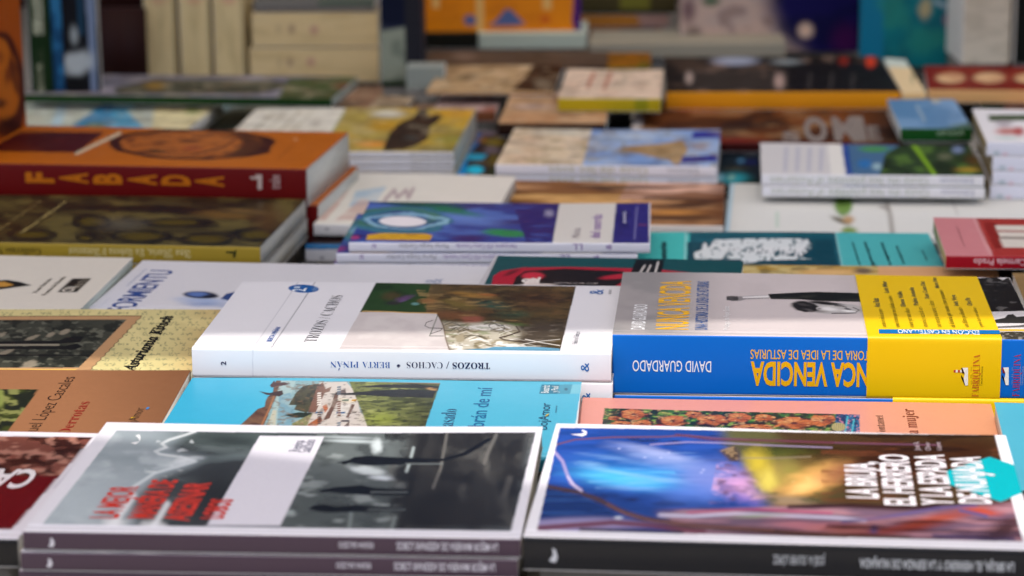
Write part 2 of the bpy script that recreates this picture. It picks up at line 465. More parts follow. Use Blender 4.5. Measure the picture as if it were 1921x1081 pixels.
def box_mesh(name, x0, x1, y0, y1, z0, z1, bevel=0.0):
    v = [(x, y, z) for z in (z0, z1) for y in (y0, y1) for x in (x0, x1)]
    f = [(0, 2, 3, 1), (4, 5, 7, 6), (0, 1, 5, 4), (2, 6, 7, 3), (0, 4, 6, 2), (1, 3, 7, 5)]
    return mesh_from(name, v, f)


_BOLD = {}
for i, ch in enumerate('ABCDEFGHIJKLMNOPQRSTUVWXYZ'):
    _BOLD[ch] = i
for i, ch in enumerate('abcdefghijklmnopqrstuvwxyz'):
    _BOLD[ch] = 26 + i
_FAMILY = {'serif': 0x1D400, 'script': 0x1D4D0, 'black': 0x1D56C, 'italic': 0x1D468}


def text_shape(body, font, offset):
    """Triangles of a line of lettering, baseline at 0, capital height 0.7."""
    if font in _FAMILY:
        body = ''.join(chr(_FAMILY[font] + _BOLD[c]) if c in _BOLD else c for c in body)
    cu = bpy.data.curves.new('lettering', 'FONT')
    cu.body = body
    cu.offset = offset
    cu.resolution_u = 3
    ob = bpy.data.objects.new('lettering', cu)
    me = ob.to_mesh()
    v = np.zeros(len(me.vertices) * 3)
    me.vertices.foreach_get('co', v)
    f = [tuple(p.vertices) for p in me.polygons]
    ob.to_mesh_clear()
    bpy.data.objects.remove(ob)
    bpy.data.curves.remove(cu)
    return v.reshape(-1, 3)[:, :2], f


BUSY = ('cream_brown', 'pink_orange', 'oval', 'brown_pink', 'tan_map', 'salmon_green', 'green_big', 'blue_covers', 'blue_strip', 'pink_white', 'gold', 'cream')


class Book:
    """One book: an Empty at its front left bottom corner; x runs along the spine, y away from it, z up."""

    def __init__(s, key, M, w, d, t, tq, sq, paint, kind='satin', gain=1.0, nu=120, nv=60, ns=14, page='#E6E2D6', rear='#D8D4CC', bulge=0.0010, fold=0.0012, edge='#E8E6E2'):
        s.key, s.M, s.w, s.d, s.t, s.tq, s.sq, s.kind, s.g = key, M, w, d, t, tq, sq, kind, gain
        s.nu, s.nv, s.ns, s.page, s.rear, s.bulge, s.r, s.edge = nu, nv, ns, page, rear, bulge, fold, edge
        s.paint = paint
        s.crease = 0.00038 if bulge else 0.0
        s.belly = min(0.0006, 0.03 * t) if bulge else 0.0
        s.texts = []
        s.ph = random.random() * 6.28
        s.Ht = np.linalg.inv(homography(tq))
        s.Hs = np.linalg.inv(homography(sq))

    def lift(s, x, y):
        k = y / s.d
        return -s.crease * np.exp(-((y - 0.0062) / 0.0011) ** 2) + s.bulge * (k * k * (1.0 + 0.35 * np.sin(5.1 * x / s.w + s.ph)) + 0.25 * np.sin(3.0 * x / s.w + s.ph * 2) * k)

    def bow(s, z):
        return s.belly * np.clip(1 - (2 * z / s.t - 1) ** 2, 0, 1)

    def local(s, face, px, py):
        if face == 'spine':
            u, v = hmap(s.Hs, px, py)
            return u * s.w, s.t * (1 - v)
        u, v = hmap(s.Ht, px, py)
        return u * s.w, v * s.d

    def text(s, face, body, p0, p1, color, run='v', font='sans', bold=0.0, g=None):
        a0, b0 = s.local(face, *p0)
        a1, b1 = s.local(face, *p1)
        V, F = text_shape(body, font, bold)
        if not len(V):
            return
        tx = (V[:, 0] - V[:, 0].min()) / max(np.ptp(V[:, 0]), 1e-6)
        ty = V[:, 1] / 0.70
        if run == 'v':
            A, B = a0 + (a1 - a0) * ty, b0 + (b1 - b0) * tx
        else:
            A, B = a0 + (a1 - a0) * tx, b0 + (b1 - b0) * ty
        s.add_flat(face, A, B, F, color, g)

    def flat(s, face, pts, color, g=None):
        """A printed mark: one polygon in image pixels."""
        ab = [s.local(face, *p) for p in pts]
        s.add_flat(face, np.array([p[0] for p in ab]), np.array([p[1] for p in ab]), [tuple(range(len(ab)))], color, g)

    def add_flat(s, face, A, B, F, color, g=None):
        lift = 0.00012 + 0.000012 * (len(s.texts) % 9)
        if face == 'spine':
            V = np.stack([A, -lift - s.bow(B), B], -1)
        else:
            V = np.stack([A, B, s.t + s.lift(A, B) + lift], -1)
        # keep every face turned outwards
        p = V[list(F[0])]
        n = np.cross(p[1] - p[0], p[2] - p[0])
        area = sum(np.cross(V[f[1]] - V[f[0]], V[f[2]] - V[f[0]]) for f in F)
        out = -area[1] if face == 'spine' else area[2]
        if out < 0:
            F = [tuple(reversed(f)) for f in F]
        s.texts.append((face, V, F, color, s.g if g is None else g))

    def lettering(s, face, parent):
        L = [x for x in s.texts if x[0] == face]
        if not L:
            return
        for _, v, f, c, g in L:
            me = bpy.data.meshes.new('lettering')
            me.from_pydata(v.tolist(), [], f)
            link('lettering', me, parent, ink(c, s.kind, g))

    def build(s, name, label, category='book', group=None, flat_cover=False):
        w, d, t, r = s.w, s.d, s.t, s.r
        e = bpy.data.objects.new(name, None)
        e.empty_display_size = 0.02
        COL.objects.link(e)
        e.matrix_world = s.M
        e['label'], e['category'] = label, category
        if group:
            e['group'] = group
        mat = cover_material(s.kind)
        th = 0.00035
        ec = lin(s.edge, s.g)
        # front cover
        nu, nv = (s.nu, s.nv) if not flat_cover else (max(24, s.nu // 5), 12)
        art = Art(s.tq, nu, nv, s.g)
        sart = Art(s.sq, s.nu, s.ns, s.g)
        s.paint(art, sart)
        if s.key in BUSY and not flat_cover:                                 # the far covers are busily printed: small blocks of type and picture
            k = int(s.ph * 40) % 97
            art.noise('#4A3A2C', 34, 6, .52, .7, .3, k, 3)
            art.noise('#C8B898', 26, 5, .55, .7, .22, k + 11, 3)
            art.noise('#6E4A34', 16, 4, .55, .7, .24, k + 23, 3)
        x = np.linspace(0, w, nu)
        yv = np.linspace(0, 1, nv)
        yy = r * (1 - math.cos(math.pi / 4)) + (d - r * (1 - math.cos(math.pi / 4))) * yv
        dz = np.where(yy < r, r - np.sqrt(np.maximum(r * r - (r - np.minimum(yy, r)) ** 2, 0)), 0)
        X, Y = np.meshgrid(x, yy)
        Z = t - dz[:, None] + (np.zeros_like(X) if flat_cover else s.lift(X, Y))
        P = np.stack([X, Y, Z], -1)
        N = np.zeros_like(P)
        N[..., 2] = 1
        front = link('front_cover', sheet('front_cover', P, N, th, art.verts(), ec), e, mat)
        # spine, with both folds
        ang = np.linspace(math.pi / 4, 0, 4)
        prof = [(r - r * math.cos(a), t - r + r * math.sin(a)) for a in ang]
        zz = np.linspace(t - r, r, s.ns)[1:]
        prof += [(0, z) for z in zz]
        prof += [(r - r * math.cos(a), r - r * math.sin(a)) for a in np.linspace(0, math.pi / 4, 4)[1:]]
        prof = np.array(prof)
        prof[:, 0] -= s.bow(prof[:, 1])
        xs = np.linspace(0, w, s.nu)
        Xs = np.tile(xs, (len(prof), 1))
        P = np.stack([Xs, np.tile(prof[:, :1], (1, s.nu)), np.tile(prof[:, 1:], (1, s.nu))], -1)[::-1]
        sc = sart.verts().reshape(s.ns, s.nu, 3)
        ri = np.clip(((t - prof[:, 1]) / t * s.ns).astype(int), 0, s.ns - 1)
        cc = sc[ri][::-1].reshape(-1, 3)
        N = np.zeros_like(P)
        N[..., 1] = -1
        sp = link('spine', sheet('spine', P, N, th, cc, ec), e, mat)
        # back cover
        bx, by = np.meshgrid(np.linspace(0, w, 6), np.linspace(d, r * 0.3, 4))
        P = np.stack([bx, by, np.zeros_like(bx)], -1)
        N = np.zeros_like(P)
        N[..., 2] = -1
        bc = np.tile(lin(s.rear, s.g), (24, 1))
        link('back_cover', sheet('back_cover', P, N, th, bc, ec), e, mat)
        # pages
        link('page_block', box_mesh('page_block', 0.0004, w - 0.0004, r + 0.0004, d - 0.0006, th + 0.0001, t - th - 0.0001), e, page_material(s.page))
        if not flat_cover:
            s.lettering('front', front)
        s.lettering('spine', sp)
        s.obj = e
        return e


def copy_tree(o, M, label):
    c = o.copy()
    COL.objects.link(c)
    c.matrix_world = M
    c['label'] = label
    for ch in o.children:
        k = ch.copy()
        COL.objects.link(k)
        k.parent = c
        for g in ch.children:
            q = g.copy()
            COL.objects.link(q)
            q.parent = k
    return c


def lay(key, paint, label, copies=None, jitter=0.0015, texts=None, **kw):
    """A book lying flat where PLACE says, then the further copies of its stack under it, then the block added to hold them up."""
    x, y, rt, w, d, z, t, n, tq, sq = PLACE[key]
    def mat(k, dx=0.0, dy=0.0, dr=0.0):
        return Matrix.Translation((x + dx, y + dy, z - (k + 1) * t)) @ Matrix.Rotation(rt + dr, 4, 'Z')
    grp = copies[0] if copies else None
    b = Book(key, mat(0), w, d, t - 0.0002, tq, sq, paint, **kw)
    if texts:
        texts(b)
    name = kw.get('name', 'book')
    b.build('book', label, group=grp)
    if copies:
        second = None
        for k, (lab, off) in enumerate(copies[1]):
            M = mat(k + 1, *off)
            if second is None:
                b.M = M
                second = b.build('book', lab, group=grp, flat_cover=True)
            else:
                copy_tree(second, M, lab)
    zb = z - t * (1 + (len(copies[1]) if copies else 0))
    if key in RISERS:
        M = Matrix.Translation((x, y, 0)) @ Matrix.Rotation(rt, 4, 'Z')
        a0, a1, b0, b1 = RISERS[key]
        rs = link('added_riser', box_mesh('added_riser', w * a0, w * a1, d * b0, d * b1, 0.0005, zb - 0.0002), None, RISER)  # support added under the stack to hold it up
        rs.matrix_world = M
        rs['kind'] = 'structure'
    return b


def structure(name, mesh, mat):
    o = link(name, mesh, None, mat)
    o['kind'] = 'structure'
    return o


# ------------------------------------------------------------------ the stall
def fabric(name, hexc, scale, rough=0.85):
    m, t, b = principled(name, rough, 0.2)
    N, L = t.nodes, t.links
    tc = N.new('ShaderNodeTexCoord')
    n = N.new('ShaderNodeTexNoise')
    n.inputs['Scale'].default_value = scale
    n.inputs['Detail'].default_value = 6
    L.new(tc.outputs['Object'], n.inputs['Vector'])
    cr = N.new('ShaderNodeValToRGB')
    c = lin(hexc)
    cr.color_ramp.elements[0].color = (*(c * 0.8), 1)
    cr.color_ramp.elements[1].color = (*np.minimum(c * 1.1, 0.85), 1)
    L.new(n.outputs['Fac'], cr.inputs['Fac'])
    L.new(cr.outputs['Color'], b.inputs['Base Color'])
    return m


RISER = fabric('grey card', '#8C8880', 25)
structure('ground', box_mesh('ground', -60, 60, -60, 60, -1.0, -0.85), fabric('paving', '#8A847C', 3))
structure('table', box_mesh('table', -1.6, 1.6, 0.55, 3.05, -0.04, 0.0), fabric('table cloth', '#9A948A', 60))
structure('back_panel', box_mesh('back_panel', -2.4, 0.30, 3.06, 3.10, -0.85, BACK_H), fabric('dark stained wood', '#3A2012', 14, 0.6))
structure('back_panel', box_mesh('back_panel', 0.302, 2.4, 3.06, 3.10, -0.85, 1.05), bpy.data.materials['dark stained wood'])  # taller stretch of unseen board, added to end the daylight strip here
az = lambda x: AW_Z1 + 0.15 * max(-1.0, min(x, 0.6))
aw = [(-3.2, AW_Y0, AW_Z0), (3.2, AW_Y0, AW_Z0), (3.2, AW_Y1, AW_Z1B), (-3.2, AW_Y1, AW_Z1B)]
am = bpy.data.meshes.new('awning')
am.from_pydata(aw, [], [(0, 1, 2, 3)])                                  # one ply of canvas
canvas = fabric('awning canvas', '#8E8A80', 8)
tr = canvas.node_tree.nodes.new('ShaderNodeBsdfTranslucent')
tr.inputs['Color'].default_value = (0.72, 0.68, 0.60, 1)
mx = canvas.node_tree.nodes.new('ShaderNodeMixShader')
mx.inputs[0].default_value = AW_THIN
canvas.node_tree.links.new(canvas.node_tree.nodes['Principled BSDF'].outputs[0], mx.inputs[1])
canvas.node_tree.links.new(tr.outputs[0], mx.inputs[2])
canvas.node_tree.links.new(mx.outputs[0], canvas.node_tree.nodes['Material Output'].inputs['Surface'])
structure('awning', am, canvas)
structure('shading_wall', box_mesh('shading_wall', -14, 14, -7.2, -7.0, -0.85, 0.9), fabric('added wall', '#8E8070', 2))  # unseen low wall, added to hold back light on the spines
cv = [(-2.4, 3.05, 1.1), (2.4, 3.05, 1.1), (2.4, 3.05, az(2.4)), (0.6, 3.05, az(0.6)), (-1.0, 3.05, az(-1)), (-2.4, 3.05, az(-2.4))]
cvm = bpy.data.meshes.new('reflection_curtain')
cvm.from_pydata(cv + [(a, b + 0.006, c) for a, b, c in cv], [], [(5, 4, 3, 2, 1, 0), (6, 7, 8, 9, 10, 11)] + [(i, (i + 1) % 6, (i + 1) % 6 + 6, i + 6) for i in range(6)])
structure('reflection_curtain', cvm, fabric('dark curtain', '#2A201A', 10, 0.95))  # unseen curtain, added to keep reflections on the covers dark
bar = structure('shadow_bar', box_mesh('shadow_bar', -1.6, 1.6, -0.10, 0.10, -0.02, 0.02), bpy.data.materials['dark stained wood'])
bar.matrix_world = Matrix.Translation((0.0 + BAR_X, BAR_Y, 2.3)) @ Matrix.Rotation(math.radians(-19.8), 4, 'Z')

# ================================================================== front row
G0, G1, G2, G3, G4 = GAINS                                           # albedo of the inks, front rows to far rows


def cloud_and_wood(a, s):
    a.fill('#EAE8EF')
    pic = ((219, 811), (1004, 816), (957, 996), (80, 983))
    a.clip(*pic)
    a.fill('#98A3A8')
    a.grad('#BAC5CA', 330, 830, 130, 985, .95)
    a.noise('#7F8B90', 120, 40, .45, .75, .55, 3)
    a.noise('#CBD4D8', 70, 26, .55, .78, .5, 7)
    hill = ((385, 805), (345, 824), (318, 842), (345, 852), (392, 858), (362, 876), (310, 892), (275, 912), (248, 945), (262, 1000), (620, 1000), (720, 805))
    a.poly('#4C5052', *hill, soft=3)
    a.poly('#54605E', (330, 800), (330, 826), (400, 850), (520, 850), (540, 800), a=.85, soft=7)
    a.noise('#6E7878', 110, 18, .48, .78, .6, 9, inside=hill)
    a.blob('#39403F', 430, 828, 60, 13, 4, .95, .8, .6, 2)
    a.blob('#7D8A8A', 430, 858, 70, 9, -6, .95, .7, .7, 3)
    a.blob('#313334', 410, 930, 80, 60, -30, .95, .75)
    a.line('#E9EEF0', 4.5, (366, 812), (348, 818), (318, 827), (304, 834), (312, 841), (292, 848), (300, 853), (336, 858), soft=.98, yw=.6, a=.8)
    a.line('#DDE5E8', 5, (340, 858), (366, 866), (340, 874), (318, 880), (290, 888), (272, 900), (250, 914), soft=.98, yw=.6, a=.9)
    a.blob('#E4EAED', 346, 865, 34, 7, -8, .95, .95, .8)
    a.blob('#D4DCE0', 326, 872, 34, 7, -10, .95, .8, .8, 2)
    a.noise('#E2E8EA', 26, 8, .6, .74, .6, 27, inside=((300, 815), (350, 810), (385, 866), (300, 900), (262, 905), (285, 850)))
    a.blob('#EFF1F2', 215, 980, 30, 10, 0, .95, .85, .7)
    a.blob('#EFF1F2', 287, 984, 26, 10, 0, .95, .9, .7, 2)
    a.line('#F0F2F4', 9, (250, 930), (212, 985), soft=.98, a=.85)
    a.line('#F0F2F4', 8, (314, 945), (290, 985), soft=.98, a=.85)
    # right of the panel: mist, then the wood
    a.poly('#6E7573', (600, 800), (820, 800), (740, 1000), (520, 1000))
    a.poly('#565C5A', (560, 890), (800, 910), (740, 1000), (505, 1000), a=.8, soft=6)
    mist = ((600, 800), (820, 800), (740, 1000), (520, 1000))
    a.noise('#4E5351', 60, 20, .4, .7, .8, 12, inside=mist)
    a.noise('#A5ADAB', 50, 12, .6, .75, .6, 22, inside=mist)
    a.poly('#3F3D39', (765, 800), (1010, 800), (980, 1000), (735, 1000), soft=4)
    wood = ((720, 800), (1010, 800), (980, 1000), (735, 1000))
    a.noise('#6C6A64', 22, 40, .5, .8, .6, 31, inside=wood)
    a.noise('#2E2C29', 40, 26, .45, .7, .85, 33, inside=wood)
    a.blob('#2B2825', 815, 955, 75, 48, -20, .7, .9)  # dark trees, with the shade over this corner painted in
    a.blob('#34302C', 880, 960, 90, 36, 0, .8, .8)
    a.line('#33312E', 9, (800, 812), (785, 850), (772, 905), (752, 990), soft=.7)
    a.line('#6F6C66', 4, (838, 815), (826, 880), (812, 915), soft=.9)
    a.line('#77746E', 5, (930, 820), (915, 850), (908, 870), soft=.9, a=.8)
    a.line('#5F5C57', 8, (955, 900), (945, 930), soft=.9, a=.8)
    a.blob('#C9D4D4', 660, 829, 62, 4, 2, .8, .9)
    a.blob('#BEC8C9', 650, 822, 60, 3, 2, .8, .8)
    a.blob('#D8E2E2', 706, 838, 13, 16, 0, .7, .95, .5, 4)
    a.blob('#DDE6E6', 690, 884, 40, 9, 8, .7, .95, .6, 5)
    a.blob('#DCE4EA', 715, 897, 26, 5, 4, .7, .95, .5, 6)
    a.line('#AEB9B8', 3.5, (775, 842), (768, 868), (762, 885), soft=.9)
    a.line('#7E8684', 5, (660, 950), (655, 990), soft=.9)
    a.line('#7E8684', 4, (740, 970), (733, 994), soft=.9)
    a.blob('#A3B0AE', 545, 960, 10, 5, 0, .9, .8)
    fig = ((629, 869), (652, 864), (665, 858), (690, 856), (740, 859), (800, 861), (830, 862), (868, 851), (912, 826), (925, 826), (900, 842), (874, 856), (835, 866), (800, 868), (830, 871), (740, 873), (690, 874), (660, 869))
    a.poly('#1F1A18', *fig)
    a.poly('#1E1A18', (594, 921), (628, 914), (645, 913), (678, 910), (700, 915), (768, 919), (772, 924), (768, 929), (690, 929), (640, 925))
    a.poly('#1F1B1A', (578, 954), (590, 947), (610, 946), (630, 950), (660, 947), (760, 951), (762, 958), (660, 960), (615, 961), (597, 959))
    for x0, y0, x1 in ((640, 869, 830), (600, 921, 765), (585, 953, 760)):    # heads and parted legs of the three figures
        a.blob('#171413', x0 + 6, y0, 7, 3, 0, .4)
        a.line('#8A918F', 1.2, (x1 - 70, y0 + 2), (x1, y0 + 2.5), soft=.8, a=.7)
    a.poly('#E4E1EA', (487, 819), (608, 820), (525, 986), (388, 985))
    a.poly('#8C8D96', (385, 984), (528, 985), (526, 988), (383, 987), a=.7)
    a.clip()
    a.grain(.06)
    s.fill('#604D5C')
    s.grain(.05)
    s.poly('#8C8690', (40, 1024), (600, 1029), (600, 1034), (40, 1030), a=.0)


def tx(b):
    R = '#DC4437'
    b.text('front', 'LA MEJOR', (219, 972), (210, 912), R, bold=.02)
    b.text('front', 'MANERA DE', (287, 972), (287, 900), R, bold=.03)
    b.text('front', 'ASESINAR', (352, 977), (350, 905), R, bold=.035)
    b.text('front', 'LOBOS', (417, 973), (397, 936), R, bold=.03)
    b.text('front', 'Regina', (561, 848), (551, 827), '#7A7A8A', bold=.0)
    b.text('front', 'Salcedo', (581, 850), (571, 826), '#7A7A8A', bold=.0)
    b.flat('front', [(245, 833), (262, 831), (260, 825), (254, 820), (262, 818), (264, 824), (262, 831), (254, 836)], '#F4F4F6')
    b.text('spine', 'LA MEJOR MANERA DE ASESINAR LOBOS', (934, 1019), (744, 1031), '#E6E2EA', 'h', bold=.02)
    b.text('spine', 'REGINA SALCEDO', (700, 1017), (635, 1027), '#E6E2EA', 'h', bold=.015)
    b.flat('spine', [(91, 1025), (100, 1026), (103, 1018), (99, 1009), (94, 1009), (95, 1016)], '#EDEBF0')


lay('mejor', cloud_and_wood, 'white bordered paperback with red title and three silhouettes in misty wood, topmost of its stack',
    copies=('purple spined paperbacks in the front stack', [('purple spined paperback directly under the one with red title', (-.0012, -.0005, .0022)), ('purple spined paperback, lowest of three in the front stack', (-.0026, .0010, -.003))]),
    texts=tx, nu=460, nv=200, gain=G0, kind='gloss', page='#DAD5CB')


def fantasy(a, s):
    a.fill('#EFEDF2')
    a.clip((1051, 808), (1865, 818), (1918, 1016), (1008, 994))
    a.fill('#22489C')
    a.noise('#2F58B8', 110, 12, .42, .7, .8, 2)
    a.noise('#16296A', 60, 9, .55, .75, .6, 3)
    a.blob('#3A82CC', 1205, 890, 165, 38, 3, .98, .95, .3)
    a.blob('#48B0DC', 1175, 900, 120, 20, 7, .98, .9, .5, 3)
    a.noise('#68BCE0', 110, 4, .48, .75, .5, 6, inside=((1080, 888), (1260, 880), (1300, 925), (1120, 918)))
    a.blob('#1F50A4', 1175, 868, 90, 14, 0, .98, .8, .5)
    for k, (x, y, rx, ry) in enumerate([(1150, 862, 70, 5), (1230, 878, 90, 5), (1160, 888, 80, 4), (1250, 902, 80, 5), (1170, 914, 70, 4), (1110, 874, 36, 6)]):
        a.blob(('#7FA8DC', '#5C90D4', '#8FC0E6')[k % 3], x, y, rx, ry, 8, .98, .45, .9, k)
    a.noise('#7FA6DC', 90, 4, .55, .78, .35, 61, inside=((1060, 855), (1330, 850), (1340, 930), (1120, 920)))
    a.blob('#8A9CD0', 1250, 864, 115, 16, 12, .98, .75, .6)
    a.blob('#A6B0DC', 1225, 850, 75, 9, 12, .98, .6, .7)
    a.blob('#7480C4', 1340, 900, 72, 40, 0, .98, .85, .5)
    a.blob('#5478CC', 1290, 928, 70, 24, 0, .98, .7, .5)
    a.blob('#A37FBE', 1395, 912, 46, 36, 22, .95, .9, .8, 3)
    a.blob('#D49CCB', 1383, 910, 30, 15, 0, .95, .75, .9, 8)
    a.poly('#55422C', (1430, 800), (1930, 800), (1930, 1020), (1475, 1020), (1440, 930), (1400, 868), soft=3)
    a.poly('#62603A', (1350, 800), (1440, 800), (1500, 870), (1460, 925), (1425, 920), (1396, 866), (1360, 835), soft=3)
    a.noise('#7E5C86', 26, 8, .45, .72, .6, 41, inside=((1345, 868), (1396, 866), (1450, 935), (1330, 945)))
    a.noise('#D8A8CC', 26, 9, .5, .75, .5, 42, inside=((1345, 868), (1396, 866), (1440, 935), (1330, 945)))
    a.blob('#3A301A', 1490, 845, 130, 16, 0, .98, .9, .5)
    a.blob('#4A5426', 1465, 850, 70, 11, 0, .98, .85, .5)
    a.blob('#B89A50', 1480, 895, 100, 44, 0, .98, .6, .5)
    a.blob('#C4AE38', 1422, 868, 34, 28, 40, .95, .95, .5)
    a.blob('#D2C058', 1442, 902, 26, 26, 55, .95, .9, .6)
    a.blob('#8A8440', 1487, 890, 38, 24, 30, .95, .7, .6)
    a.blob('#E8B066', 1525, 902, 82, 28, -22, .95, .95, .7, 7)
    a.blob('#F0C078', 1510, 914, 40, 11, -20, .95, .85, .8, 8)
    a.noise('#F2CC8C', 26, 6, .56, .7, .6, 47, inside=((1455, 915), (1560, 875), (1580, 900), (1480, 935)))
    a.blob('#B87858', 1572, 888, 44, 22, -18, .98, .75, .6)
    a.blob('#8E7A62', 1480, 937, 74, 12, 4, .95, .9, .9, 9)
    a.noise('#4C5034', 30, 6, .52, .68, .6, 51, inside=((1430, 925), (1600, 915), (1560, 950), (1420, 950)))
    a.blob('#3F2418', 1680, 868, 150, 60, 0, .98, .9, .4)
    a.blob('#46281A', 1820, 850, 130, 36, 0, .98, .8, .4)
    a.noise('#7A4630', 70, 6, .54, .74, .6, 53, inside=((1540, 830), (1920, 830), (1920, 940), (1540, 940)))
    a.noise('#261612', 80, 8, .55, .74, .6, 54, inside=((1480, 808), (1920, 815), (1920, 850), (1480, 850)))
    a.poly('#5A4636', (1350, 848), (1368, 842), (1379, 838), (1389, 856), (1387, 866), (1370, 868), soft=1)
    a.noise('#A08662', 10, 5, .55, .68, .6, 44, inside=((1350, 848), (1368, 842), (1380, 840), (1386, 866)))
    for i, (x, y, rx, ry) in enumerate([(1366, 874, 10, 4), (1352, 905, 11, 6), (1362, 925, 7, 5), (1374, 936, 7, 4), (1398, 890, 14, 5), (1378, 893, 8, 3)]):
        a.blob('#6E4E68', x, y, rx, ry, 0, .9, .7, .9, i)
    for x, y in [(1162, 845), (1255, 852), (1210, 861), (1240, 861), (1320, 883), (1316, 888)]:
        a.blob('#B4BCE4', x, y, 4, 2, 0, .95, .7)
    # the pale wave, the roots and the burning right corner
    a.poly('#7A6074', (1230, 958), (1560, 950), (1700, 957), (1930, 940), (1930, 1020), (1290, 1020), soft=2)
    a.noise('#B4848C', 110, 8, .42, .68, .85, 60, inside=((1240, 955), (1560, 948), (1700, 955), (1930, 940), (1930, 1020), (1300, 1020)))
    a.line('#C4507C', 3, (1290, 962), (1360, 957), (1420, 956), (1470, 958), (1560, 962), soft=.98, a=.8)
    a.line('#3E262A', 5, (1480, 950), (1600, 948), (1680, 952), (1760, 950), soft=.98)
    a.line('#D8D2E8', 8, (1240, 966), (1300, 968), (1380, 963), (1480, 967), (1570, 971), (1620, 976), soft=.98, yw=.6, a=.85)
    a.blob('#93A482', 1420, 968, 60, 5, -3, .98, .7, .5)
    a.blob('#CC8088', 1530, 986, 90, 11, 2, .98, .8, .6)
    a.blob('#B26A5A', 1590, 991, 80, 15, -4, .98, .8, .6)
    a.blob('#A8482A', 1740, 977, 120, 13, -12, .95, .95, .6, 13)
    a.blob('#C04A2C', 1845, 960, 46, 8, 8, .95, .9, .6)
    a.blob('#8A3628', 1680, 994, 110, 10, -6, .95, .8, .6)
    a.line('#50588E', 3.4, (1800, 957), (1835, 964), (1850, 968), soft=.95)
    a.line('#60568C', 4, (1580, 978), (1660, 970), (1760, 952), (1830, 948), soft=.98, a=.8)
    a.line('#4E4A74', 4, (1750, 1004), (1830, 1008), (1900, 1010), soft=.98)
    a.poly('#34508E', (1635, 984), (1645, 984), (1643, 999), (1633, 999), soft=1)
    a.noise('#4A2228', 130, 5, .46, .68, .8, 71, inside=((1560, 978), (1700, 962), (1930, 945), (1930, 1020), (1500, 1020)))
    a.blob('#38201F', 1885, 990, 56, 22, -20, .98, .9)
    a.poly('#143A80', (1000, 914), (1060, 919), (1110, 936), (1150, 958), (1170, 975), (1000, 980), soft=1)
    a.noise('#3A62A4', 80, 4, .5, .75, .5, 81, inside=((1000, 912), (1060, 918), (1110, 936), (1150, 958), (1170, 975), (1000, 980)))
    a.poly('#9A90B8', (1000, 977), (1060, 972), (1120, 971), (1160, 973), (1240, 985), (1000, 1005), soft=1.5)
    a.line('#7A3E4C', 7, (1000, 991), (1080, 985), (1150, 980), (1220, 985), (1320, 997), soft=.98)
    a.line('#5E3E30', 6, (1020, 912), (1090, 925), (1130, 941), (1165, 959), (1210, 973), (1290, 985), (1400, 993), (1560, 1005), (1700, 1011), soft=.95, taper=2.2, yw=.7)
    a.line('#86584E', 3, (1140, 946), (1175, 964), (1230, 978), (1330, 987), (1450, 993), soft=.98, yw=.8)
    a.blob('#DDE4EC', 1161, 971, 10, 3, 0, .9)
    a.line('#3E242A', 5, (1090, 993), (1180, 995), (1280, 999), soft=.98, a=.9)
    a.line('#A898C4', 3.6, (1040, 850), (1056, 868), (1064, 890), (1072, 908), (1090, 920), soft=.95)
    a.line('#CFC2DC', 2.4, (1066, 896), (1078, 912), (1092, 922), soft=.95)
    a.line('#744C64', 4, (1044, 838), (1080, 829), (1150, 825), (1240, 824), (1290, 821), (1345, 826), (1420, 828), (1560, 832), (1760, 836), soft=.95, yw=.5)
    a.line('#703844', 6, (1270, 820), (1340, 829), (1440, 829), (1560, 832), soft=.98, yw=.5, a=.7)
    a.line('#A898BC', 1.8, (1220, 838), (1290, 833), (1350, 834), (1450, 838), (1560, 841), soft=.98, a=.7)
    a.line('#8A7E6A', 2, (1390, 861), (1450, 861), (1520, 858), soft=.98, a=.7)
    a.clip()
    hexa = ((1855, 858), (1908, 875), (1919, 924), (1876, 941), (1778, 908), (1775, 884), (1791, 879))
    a.poly('#06A9B2', *hexa)
    a.grain(.06)
    s.fill('#2A2C31')
    s.grain(.08)


def tx(b):
    W = '#EFEAF0'
    b.text('front', 'LA BRUJA,', (1647, 935), (1583, 866), W, bold=.022)
    b.text('front', 'EL HERRERO', (1717, 948), (1648, 853), W, bold=.022)
    b.text('front', 'Y LA ESPADA', (1788, 948), (1714, 853), W, bold=.022)
    b.text('front', 'DE NUAJADA', (1859, 945), (1781, 857), W, bold=.022)
    b.text('front', 'José A.', (1726, 846), (1712, 830), '#B9A8B0')
    b.text('front', 'Oliver', (1746, 846), (1733, 831), '#B9A8B0')
    b.text('front', 'López', (1766, 846), (1754, 831), '#B9A8B0')
    b.flat('front', [(1070, 820), (1088, 823), (1092, 824), (1100, 821), (1101, 815), (1094, 812), (1090, 813), (1096, 817), (1090, 819)], '#E9E6F2')
    b.text('spine', 'LA BRUJA, EL HERRERO Y LA ESPADA DE NUAJADA', (1902, 1055), (1612, 1064), '#D2D6D8', 'h', bold=.02)
    b.text('spine', 'JOSÉ A. OLIVER LÓPEZ', (1547, 1043), (1450, 1057), '#C8CCCE', 'h', bold=.01)
    b.flat('spine', [(1030, 1051), (1036, 1054), (1043, 1054), (1046, 1044), (1042, 1030), (1036, 1027), (1038, 1040)], '#DCDFE2')


lay('bruja', fantasy, 'black spined paperback with white bordered fantasy painting and turquoise hexagon', texts=tx, nu=460, nv=200, gain=G0 * 1.12, kind='gloss', page='#DAD5CB')


def brown_crowd(a, s):
    a.fill('#E6E2EA')
    a.clip((-620, 820), (172, 823), (20, 992), (-900, 985))
    a.fill('#8A5448')
    a.noise('#3E2420', 26, 12, .45, .62, .9, 4)
    a.noise('#C08A78', 22, 8, .56, .7, .8, 14)
    a.poly('#7C0F22', (-900, 893), (110, 893), (20, 1000), (-900, 1000))
    a.clip()
    a.line('#B9B8C8', 2.5, (172, 842), (100, 915), soft=.9, a=.7)
    a.grain(.05)
    s.fill('#25272B')


